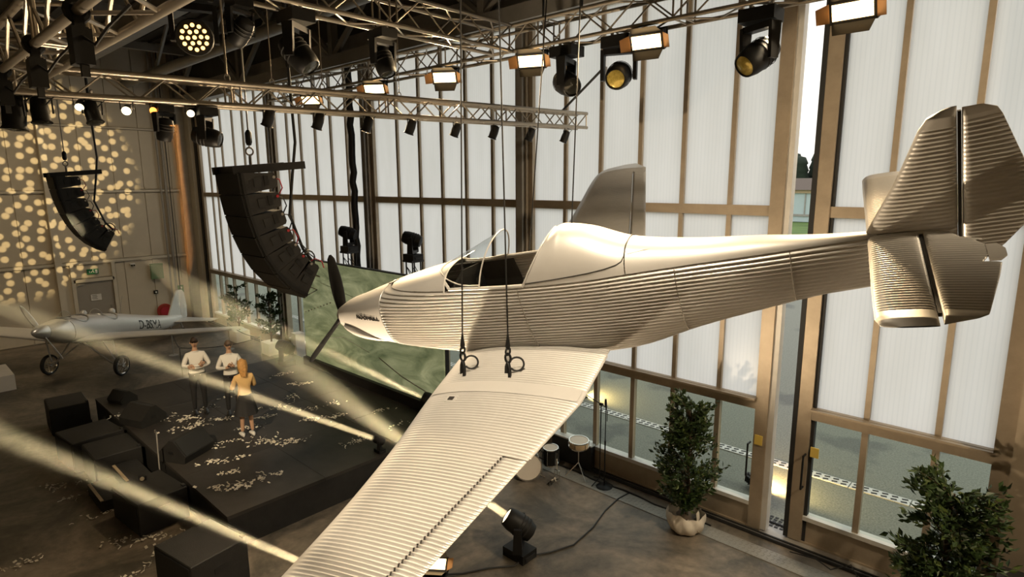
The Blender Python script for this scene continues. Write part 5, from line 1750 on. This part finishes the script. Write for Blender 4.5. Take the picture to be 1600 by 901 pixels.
# ------------------------------------------------------------------ people
def person(loc, rz, label, joints, cloth, sc=1.0, lean=0.0, long_hair=False, hair='hair_dark', head_turn=0, head_nod=10, skirt=False):
    root = thing('person', label, 'person', loc, (0, 0, radians(rz)))
    root.scale = (sc, sc, sc)
    J = dict(pelvis=((0, 0, .95), .15), spine=((0, .005, 1.14), .135), chest=((0, .0, 1.32), .145), neck=((0, -.005, 1.47), .062), skull=((0, .012, 1.60), .052),
             hipR=((.095, 0, .88), .098), hipL=((-.095, 0, .88), .098), kneeR=((.105, .02, .50), .062), kneeL=((-.105, .02, .50), .062),
             ankR=((.11, -.02, .10), .045), ankL=((-.11, -.02, .10), .045), shR=((.165, -.005, 1.40), .062), shL=((-.165, -.005, 1.40), .062))
    for k, v_ in joints.items():
        J[k] = v_
    names = list(J)
    E_ = [('pelvis', 'spine'), ('spine', 'chest'), ('chest', 'neck'), ('neck', 'skull'), ('pelvis', 'hipR'), ('pelvis', 'hipL'), ('hipR', 'kneeR'), ('hipL', 'kneeL'), ('kneeR', 'ankR'), ('kneeL', 'ankL'),
          ('chest', 'shR'), ('chest', 'shL'), ('shR', 'elR'), ('shL', 'elL'), ('elR', 'wrR'), ('elL', 'wrL'), ('wrR', 'haR'), ('wrL', 'haL')]
    me = bpy.data.meshes.new('body')
    me.from_pydata([J[n][0] for n in names], [(names.index(a), names.index(b)) for a, b in E_], [])
    tmp = bpy.data.objects.new('tmp', me)
    COL.objects.link(tmp)
    tmp.modifiers.new('skin', 'SKIN')
    sv = me.skin_vertices[0].data
    flat = {'pelvis': .78, 'spine': .74, 'chest': .72}
    for i, n in enumerate(names):
        r = J[n][1]
        sv[i].radius = (r, r * flat.get(n, 1.0))
        sv[i].use_root = (n == 'pelvis')
    ss = tmp.modifiers.new('sub', 'SUBSURF')
    ss.levels = 2
    ss.render_levels = 2
    bpy.context.view_layer.update()
    em = bpy.data.meshes.new_from_object(tmp.evaluated_get(bpy.context.evaluated_depsgraph_get()))
    bpy.data.objects.remove(tmp)
    mb = MB()
    handp = [V(J['haR'][0]), V(J['haL'][0])]
    wrp = [V(J['wrR'][0]), V(J['wrL'][0])]
    for p in em.polygons:
        c_ = p.center
        m = 1
        if c_.z > 1.475 and abs(c_.x) < .12:
            m = 0
        elif c_.z < .96 and min((c_ - h).length for h in handp) > .16:
            m = cloth['low'](c_)
        if min((c_ - h).length for h in handp) < .085 or (cloth.get('bare_fore') and min((c_ - h).length for h in wrp) < .14):
            m = 0
        mb.mi.append(m)
        mb.f.append(tuple(p.vertices))
    mb.v = [tuple(v_.co) for v_ in em.vertices]
    # hands: palm side fingers
    for h, w_ in zip(handp, wrp):
        d_ = (h - w_).normalized()
        s_ = d_.cross(V((0, 0, 1)))
        s_ = s_.normalized() if s_.length > .1 else V((1, 0, 0))
        n_ = s_.cross(d_)
        mb.cur = 0
        for k in range(4):
            o_ = n_ * (.026 - .0175 * k)
            ln = (.062, .07, .066, .052)[k]
            mb.tube([h + o_, h + o_ + d_ * ln * .6, h + o_ + d_ * ln * .95 + s_ * .02], [.010, .0095, .007], 6)
        mb.tube([h - d_ * .03 + n_ * .03, h + n_ * .058 + d_ * .01, h + n_ * .064 + d_ * .035], [.012, .010, .008], 6)
    # head
    ht = Matrix.Rotation(radians(head_turn), 3, 'Z') @ Matrix.Rotation(radians(-head_nod), 3, 'X')
    hc = V((0, .02, 1.675))
    def H(x, y, z):
        return hc + ht @ V((x, y, z))
    rows = []
    for i in range(13):
        a = -pi / 2 + pi * i / 12
        row = []
        for k in range(18):
            b = 2 * pi * k / 18
            x, y, z = cos(a) * cos(b), cos(a) * sin(b), sin(a)
            jaw = 1 - .22 * max(0, -z) * (1 if y > -.2 else 1.3)
            yy = y * .098 * (1 if y < 0 else .94 + .08 * max(0, -z))
            row.append(H(x * .076 * jaw, yy, z * .118))
        rows.append(row)
    mb.cur = 0
    mb.grid(rows, True)
    mb.prism([H(-.013, .088, -.025), H(.013, .088, -.025), H(.004, .088, .03), H(-.004, .088, .03)], ht @ V((0, .024, -.008)))
    for s_ in (-1, 1):
        mb.lathe([(.001, -.008), (.018, 0), (.02, .012), (.001, .016)], 8, H(s_ * .074, -.005, -.0), ht @ V((s_, -.25, 0)))
        mb.cur = 3
        mb.lathe([(.011, 0), (.008, .006), (.001, .008)], 8, H(s_ * .029, .084, .022), ht @ V((s_ * .15, 1, 0)))
        mb.box(H(s_ * .03, .088, .043), (.03, .008, .006), ht)
        mb.cur = 0
    mb.cur = 4
    mb.box(H(0, .088, -.055), (.042, .01, .010), ht)
    body = mb.build('body', ['skin', cloth['top'], cloth['bottom'], 'eye_dark', 'lip'], root, 180)
    # hair
    hb = MB()
    rows = []
    for i in range(9):
        a = -.15 + (pi / 2 + .15) * i / 8
        row = []
        for k in range(20):
            b = 2 * pi * k / 20
            x, y, z = cos(a) * cos(b), cos(a) * sin(b), sin(a)
            front = max(0, y)
            zz = z if i else z + .72 * front - (.25 * max(0, -y))
            row.append(H(x * .082, y * .105 - (.012 if y > 0 and i < 3 else 0), max(zz, z) * .126 + .004 if y > 0 else zz * .126 + .004))
        rows.append(row)
    hb.grid(rows, True)
    if long_hair:
        rows = []
        for i in range(11):
            t_ = i / 10
            z = .10 - t_ * .37
            wd = .085 + .03 * sin(pi * min(1, t_ * 1.2)) - .02 * t_
            rows.append([H(wd * cos(b), -.02 - (.09 + .015 * t_) * sin(b) + .012 * sin(9 * b) * t_, z) for b in [-.35 + (pi + .7) * k / 22 for k in range(23)]])
        hb.grid(rows)
    ho = hb.build('hair', hair, root, 180)
    # shoes
    for an in ('ankR', 'ankL'):
        p = V(J[an][0])
        rows = []
        for i in range(8):
            t_ = i / 7
            y = -.075 + .27 * t_
            wd = .042 + .012 * sin(pi * t_ * .9)
            hh = .095 - .05 * t_ ** .8
            if i in (0, 7):
                wd *= .55
                hh *= .75
            rows.append([V((p.x + wd * cos(b), p.y + y, max(.0, hh * .5 + hh * .5 * sin(b) * 1.05) - 0.0)) for b in [2 * pi * k / 10 for k in range(10)]])
        sh = MB().grid(rows, True)
        sh.add(rows[0], [tuple(range(10))]).add(rows[-1], [tuple(range(9, -1, -1))])
        sh.build('shoe', cloth['shoe'], root, 60)
    if skirt:
        rows = []
        for i in range(9):
            t_ = i / 8
            rows.append([V(((.142 + .11 * t_) * cos(b), (.115 + .10 * t_) * sin(b), 1.0 - .47 * t_)) * 1.0 + V((.012 * t_ * cos(7 * b) * cos(b), .012 * t_ * cos(7 * b) * sin(b), 0)) for b in [2 * pi * k / 42 for k in range(42)]])
        MB().grid(rows, True).build('skirt', 'trousers_dark', root, 180)
    else:
        # collar and belt
        MB().tube([V((.07 * cos(b), .065 * sin(b), 1.465 + .012 * sin(b))) for b in [2 * pi * k / 18 for k in range(19)]], .014, 6, False).build('collar', cloth['top'], root)
        MB().tube([V((.160 * cos(b), .128 * sin(b), .965)) for b in [2 * pi * k / 24 for k in range(25)]], .024, 8, False).build('belt', 'trousers_dark', root)
    return root


trous = dict(top='shirt_white', bottom='trousers_dark', shoe='shoe_black', low=lambda c: 2)
person((-14.08, 4.68, SZ), -104, 'man in a white shirt and dark trousers standing with crossed arms',
       dict(elR=((.265, .05, 1.16), .052), wrR=((-.02, .235, 1.19), .036), haR=((-.10, .21, 1.22), .036),
            elL=((-.265, .05, 1.15), .052), wrL=((.03, .21, 1.13), .036), haL=((.12, .19, 1.14), .036)),
       trous, 1.0, hair='hair_dark', head_turn=-6, head_nod=6)
mr = person((-13.47, 5.18, SZ), -112, 'man in a white shirt and glasses holding his hands before his chest',
            dict(elR=((.27, .0, 1.14), .052), wrR=((.07, .25, 1.20), .036), haR=((.01, .28, 1.23), .036),
                 elL=((-.27, .0, 1.14), .052), wrL=((-.08, .24, 1.22), .036), haL=((-.03, .275, 1.26), .036)),
            trous, .97, hair='hair_brown', head_turn=14, head_nod=14)
gl_ = MB()
for s_ in (-1, 1):
    gl_.tube([V((s_ * .03 + .02 * cos(k * pi / 6), .125 - .01, 1.685 + .014 * sin(k * pi / 6))) for k in range(13)], .003, 5, False)
    gl_.tube([(s_ * .05, .112, 1.688), (s_ * .078, .03, 1.69)], .003, 5)
gl_.tube([(-.01, .115, 1.685), (.01, .115, 1.685)], .003, 5)
gl_.build('glasses', 'shoe_black', mr)
ph = MB().box((.02, .31, 1.25), (.05, .09, .012)).build('phone', 'shoe_black', None, 0)
tag(ph, 'dark phone held by the man with glasses', 'phone')
ph.matrix_world = mr.matrix_basis @ Matrix.Identity(4)
ph.location, ph.rotation_euler, ph.scale = mr.location, mr.rotation_euler, mr.scale
wm = dict(top='top_yellow', bottom='skin', shoe='shoe_white', low=lambda c: 2, bare_fore=True)
person((-12.04, 4.87, SZ), 82, 'blonde woman in a yellow top and short black skirt seen from behind',
       dict(elR=((.24, .06, 1.14), .05), wrR=((.20, .25, 1.13), .034), haR=((.17, .33, 1.16), .034),
            elL=((-.24, .06, 1.14), .05), wrL=((-.20, .25, 1.13), .034), haL=((-.17, .33, 1.16), .034),
            shR=((.165, -.005, 1.395), .066), shL=((-.165, -.005, 1.395), .066), chest=((0, 0, 1.32), .14), spine=((0, 0, 1.14), .12),
            kneeR=((.09, .02, .50), .055), kneeL=((-.09, .02, .50), .055), ankR=((.10, -.02, .10), .04), ankL=((-.10, .05, .10), .04)),
       wm, .92, long_hair=True, hair='hair_blonde', head_turn=0, head_nod=8, skirt=True)


# ------------------------------------------------------------------ potted shrubs
def shrub(name, loc, h, rx, n_br, leaf_len, label, seed, base_z=0.0, lobes=None, per=26, m2=True):
    rnd = random.Random(seed)
    t = thing(name, label, 'shrub', loc)
    trunk = MB()
    trunk.tube([(0, 0, base_z), (.02, .01, base_z + h * .3), (-.02, .02, base_z + h * .62), (.01, 0, base_z + h * .9)], [.03, .026, .02, .008], 8)
    lv = MB()
    for b in range(n_br):
        u = rnd.random()
        z0 = base_z + h * (.12 + .8 * u)
        rad = rx * (lobes(u) if lobes else 1.0) * (.45 + .55 * rnd.random())
        an = rnd.random() * 2 * pi
        st_ = V((rnd.uniform(-.02, .02), rnd.uniform(-.02, .02), z0 - h * .07))
        en = V((cos(an) * rad, sin(an) * rad, z0 + rnd.uniform(.0, .12) * h))
        mid = st_.lerp(en, .5) + V((0, 0, .03 * h))
        trunk.tube([st_, mid, en], [.009, .006, .003], 5)
        for k in range(per):
            f = rnd.uniform(.25, 1.05)
            p = st_.lerp(mid, f * 2) if f < .5 else mid.lerp(en, (f - .5) * 2)
            p = p + V((rnd.gauss(0, .03), rnd.gauss(0, .03), rnd.gauss(0, .03))) * (h / 2)
            d_ = V((cos(an) + rnd.gauss(0, .7), sin(an) + rnd.gauss(0, .7), rnd.gauss(.55, .6))).normalized()
            s_ = d_.cross(V((rnd.gauss(0, 1), rnd.gauss(0, 1), rnd.gauss(0, 1))))
            if s_.length < .05:
                continue
            s_ = s_.normalized()
            L_ = leaf_len * rnd.uniform(.7, 1.25)
            wd = L_ * .24
            n_ = s_.cross(d_) * wd * .5
            lv.cur = 1 if rnd.random() < .18 else 0
            lv.add([p, p + d_ * L_ * .45 + s_ * wd + n_, p + d_ * L_, p + d_ * L_ * .45 - s_ * wd + n_], [(0, 1, 2), (0, 2, 3)])
    trunk.build('trunk', 'bark', t)
    f = lv.build('foliage', ['leaf', 'leaf_light'], t, 0, fix=False)
    f['kind'] = 'stuff'
    return t


pA = shrub('potted_shrub', (-4.13, 8.72, 0), 2.25, .50, 105, .095, 'tall leafy green shrub in a white-wrapped pot before the door', 5, .12, lambda u: (.75 + .45 * sin(pi * min(1, u * 1.5)) if u < .55 else .85 - .3 * (u - .55)), 44)
# cloth-wrapped pot
rows = []
rnd = random.Random(11)
for i in range(9):
    t_ = i / 8
    r0 = .19 + .10 * sin(pi * min(1, .1 + t_ * .7)) + .03 * t_ - (.03 if i == 0 else 0)
    rows.append([V(((r0 + .018 * sin(9 * b + 5 * t_) + .03 * t_ * sin(4 * b + 1)) * cos(b), (r0 + .018 * sin(8 * b + 4 * t_ + 1)) * sin(b), .01 + .34 * t_ + .03 * t_ * t_ * sin(3 * b) + .014 * t_ * sin(8 * b))) for b in [2 * pi * k / 40 for k in range(40)]])
mbp = MB().grid(rows, True)
mbp.add(rows[0], [tuple(range(40))])
mbp.build('pot_wrap', 'white_cloth', pA, 180)
MB().lathe([(.16, .28), (.01, .3)], 20, (0, 0, 0), (0, 0, 1), False).build('soil', 'bark', pA)
rows = [[V((.20 + .06 * t_ + .02 * sin(6 * s_), -.05 + .14 * s_ - .05 * t_, .40 - .26 * t_ + .05 * sin(4 * s_ + 3 * t_))) for s_ in [k / 8 for k in range(9)]] for t_ in [k / 8 for k in range(9)]]
MB().grid(rows).build('cloth_flap', 'white_cloth', pA, 180)
pB = shrub('potted_shrub', (-.62, 8.45, 0), 2.15, .62, 105, .11, 'dark leafy shrub at the right edge beside the amplifier rack', 9, .15, lambda u: (.55 + .5 * sin(pi * min(1, u * 1.3)) if u < .5 else (.55 if u < .58 else 1.0)), 38)
MB().lathe([(.14, 0), (.2, .02), (.24, .36), (.22, .37)], 24).build('pot', 'black_plastic', pB)
for (x, y, lab, sd) in ((-22.1, 8.95, 'green shrub in the white planter nearest the end wall', 3), (-19.6, 8.98, 'green shrub in the white planter nearest the LED wall', 4)):
    shrub('potted_shrub', (x, y, .42), 1.75, .52, 42, .13, lab, sd, .0, lambda u: .6 + .5 * sin(pi * u), 26)


# ------------------------------------------------------------------ confetti
def confetti(name, spots, z, label, seed, n=16):
    rnd = random.Random(seed)
    mb = MB()
    for (x, y) in spots:
        k = rnd.randint(n // 2, n)
        ang = rnd.uniform(-.4, .6)
        for i in range(k):
            a = rnd.gauss(0, .15)
            b = rnd.gauss(0, .07)
            c_ = V((x + a * sin(ang) + b, y + a * cos(ang) + b * .3, z))
            if rnd.random() < .7:
                s_ = rnd.uniform(.012, .03)
                r_ = rnd.uniform(0, pi)
                u_ = V((cos(r_), sin(r_), rnd.uniform(-.3, .3))) * s_
                v_ = V((-sin(r_), cos(r_), rnd.uniform(-.3, .5))) * s_ * .7
                c_ = c_ + V((0, 0, .015))
                mb.add([c_ - u_ - v_, c_ + u_ - v_, c_ + u_ + v_, c_ - u_ + v_], [(0, 1, 2, 3)])
            else:
                d_ = rnd.uniform(0, 2 * pi)
                p = c_ + V((0, 0, .008))
                L_ = []
                for s_ in range(rnd.randint(3, 6)):
                    d_ += rnd.uniform(-.9, .9)
                    p = p + V((cos(d_) * .035, sin(d_) * .035, 0))
                    L_.append(V((p.x, p.y, z + .006 + .02 * abs(sin(s_ * 1.3)))))
                wd = rnd.uniform(.004, .008)
                rows = [[q + V((-sin(d_) * wd, cos(d_) * wd, 0)) for q in L_], [q - V((-sin(d_) * wd, cos(d_) * wd, -.008)) for q in L_]]
                mb.grid(rows)
    o = mb.build(name, 'confetti', None, 0, fix=False)
    o['kind'] = 'stuff'
    o['label'] = label
    return o


stage_spots = [(-13.99, 4.25), (-13.9, 4.35), (-14.22, 4.81), (-14.69, 5.52), (-13.08, 6.11), (-14.22, 7.21), (-15.36, 7.25), (-13.39, 5.57), (-12.73, 5.64), (-12.58, 3.96), (-11.31, 3.96), (-11.13, 4.31), (-10.7, 3.84), (-10.31, 3.57), (-10.02, 3.89), (-10.02, 4.29), (-11.03, 5.36), (-11.81, 6.22), (-12.37, 7.03), (-10.11, 6.2), (-11.32, 5.1), (-11.12, 7.61), (-10.14, 7.26), (-13.29, 4.27), (-11.98, 4.1), (-12.0, 4.49), (-11.51, 4.92), (-13.52, 6.58), (-11.55, 6.71), (-12.44, 6.42), (-13.35, 4.83), (-15.22, 3.5), (-15.28, 3.4), (-15.5, 3.66), (-13.5, 3.9), (-14.24, 4.03), (-10.03, 3.67), (-13.46, 4.4), (-12.4, 5.08)]
confetti('confetti', stage_spots, SZ, 'white and silver confetti strewn over the black stage', 21, 30)
confetti('confetti', [(-13.67, 2.05), (-13.11, 1.95), (-12.04, 2.1), (-10.9, 2.1), (-10.67, 2.35), (-10.5, 2.6), (-10.2, 2.75), (-10.1, 2.9), (-11.25, 1.01), (-9.69, 2.1), (-13.87, 1.9), (-10.0, 2.6)], 0.0, 'white confetti scattered on the floor before the stage', 22, 20)

# ------------------------------------------------------------------ floods outside the doors and the gobo spot
flood((-3.78, 10.98, .135), (-2.6, 12.6, .05), 'lit flood lamp on the asphalt outside just beyond the open gap', 420, True, .8, 140, (1.0, .66, .27))
flood((-9.2, 12.75, .135), (-7.9, 14.2, .05), 'lit flood lamp on the asphalt outside behind the drum kit', 420, True, .8, 140, (1.0, .66, .27))
# gobo projector throwing dots of light onto the end wall
gl = spot('gobo_projector', (-13.4, 6.6, 7.5), (-27, 3.6, 5.9), 6500, 34, (1.0, .74, .36), .25, .005)
gl.data.use_nodes = True
t = gl.data.node_tree
em = t.nodes['Emission']
ge = t.nodes.new('ShaderNodeNewGeometry')
sx = t.nodes.new('ShaderNodeSeparateXYZ')
dv1 = t.nodes.new('ShaderNodeMath'); dv1.operation = 'DIVIDE'
dv2 = t.nodes.new('ShaderNodeMath'); dv2.operation = 'DIVIDE'
cb = t.nodes.new('ShaderNodeCombineXYZ')
vo = t.nodes.new('ShaderNodeTexVoronoi')
vo.inputs['Scale'].default_value = 38
vo.inputs['Randomness'].default_value = .85
vo.voronoi_dimensions = '2D'
mrn = t.nodes.new('ShaderNodeMapRange')
mrn.inputs[1].default_value = .37
mrn.inputs[2].default_value = .25
mrn.inputs[3].default_value = 0.0
mrn.inputs[4].default_value = 1.0
t.links.new(ge.outputs['Incoming'], sx.inputs[0])
t.links.new(sx.outputs[1], dv1.inputs[0]); t.links.new(sx.outputs[0], dv1.inputs[1])
t.links.new(sx.outputs[2], dv2.inputs[0]); t.links.new(sx.outputs[0], dv2.inputs[1])
t.links.new(dv1.outputs[0], cb.inputs[0]); t.links.new(dv2.outputs[0], cb.inputs[1])
t.links.new(cb.outputs[0], vo.inputs['Vector'])
t.links.new(vo.outputs['Distance'], mrn.inputs[0])
t.links.new(mrn.outputs[0], em.inputs['Strength'])

# ------------------------------------------------------------------ haze in the beams, lit by the beam lamps themselves
hz = bpy.data.materials.new('stage_haze')
hz.use_nodes = True
t = hz.node_tree
t.nodes.clear()
ou = t.nodes.new('ShaderNodeOutputMaterial')
vs = t.nodes.new('ShaderNodeVolumeScatter')
vs.inputs['Color'].default_value = (1, .97, .9, 1)
vs.inputs['Density'].default_value = .08
vs.inputs['Anisotropy'].default_value = .1
t.links.new(vs.outputs[0], ou.inputs['Volume'])
MATS['stage_haze'] = hz


def beam(src, d_, length, r0, half, power, label, color=(1.0, .80, .44)):
    src = V(src)
    d_ = V(d_).normalized()
    r1 = r0 + length * math.tan(radians(half))
    o = MB().lathe([(r0 * 1.3, 0.0), (r1 * 1.1, length), (r1 * .95, length * 1.15), (r1 * .55, length * 1.32), (.01, length * 1.5)], 24, (0, 0, 0), d_).build('hazy_beam', 'stage_haze', None, 180, src + d_ * .02)
    o['kind'] = 'stuff'
    o['label'] = label
    d = bpy.data.lights.new('beam_lamp', 'AREA')
    d.shape = 'DISK'
    d.size = 2 * r0
    d.spread = radians(2 * half)
    d.energy = power
    d.color = color
    l = bpy.data.objects.new('beam_lamp', d)
    COL.objects.link(l)
    l.matrix_world = Matrix.Translation(src + d_ * .03) @ d_.to_track_quat('-Z', 'Y').to_matrix().to_4x4()
    return o


labs = ('wide pale light beam crossing the far stage', 'narrow bright light beam passing before the talking people', 'golden light beam crossing the lower left corner', 'pale light beam in front of the LED wall', 'thin light beam at the far end of the stage')
prm = ((4.8, .06, 3.4, 20), (5.5, .05, 2.0, 12), (6.5, .05, 2.3, 14), (4.0, .05, 2.0, 11), (3.0, .045, .7, 3))
for (src, d_), lab, (ln, r0, hf, pw_) in zip(BEAMS, labs, prm):
    beam(src, d_, ln, r0, hf, pw_, lab)
beam((-7.26, 2.4, 6.45), (0, 0, -1), 1.2, .08, 2.2, 9, 'amber vertical light beam under the lower truss', (1.0, .38, .08))
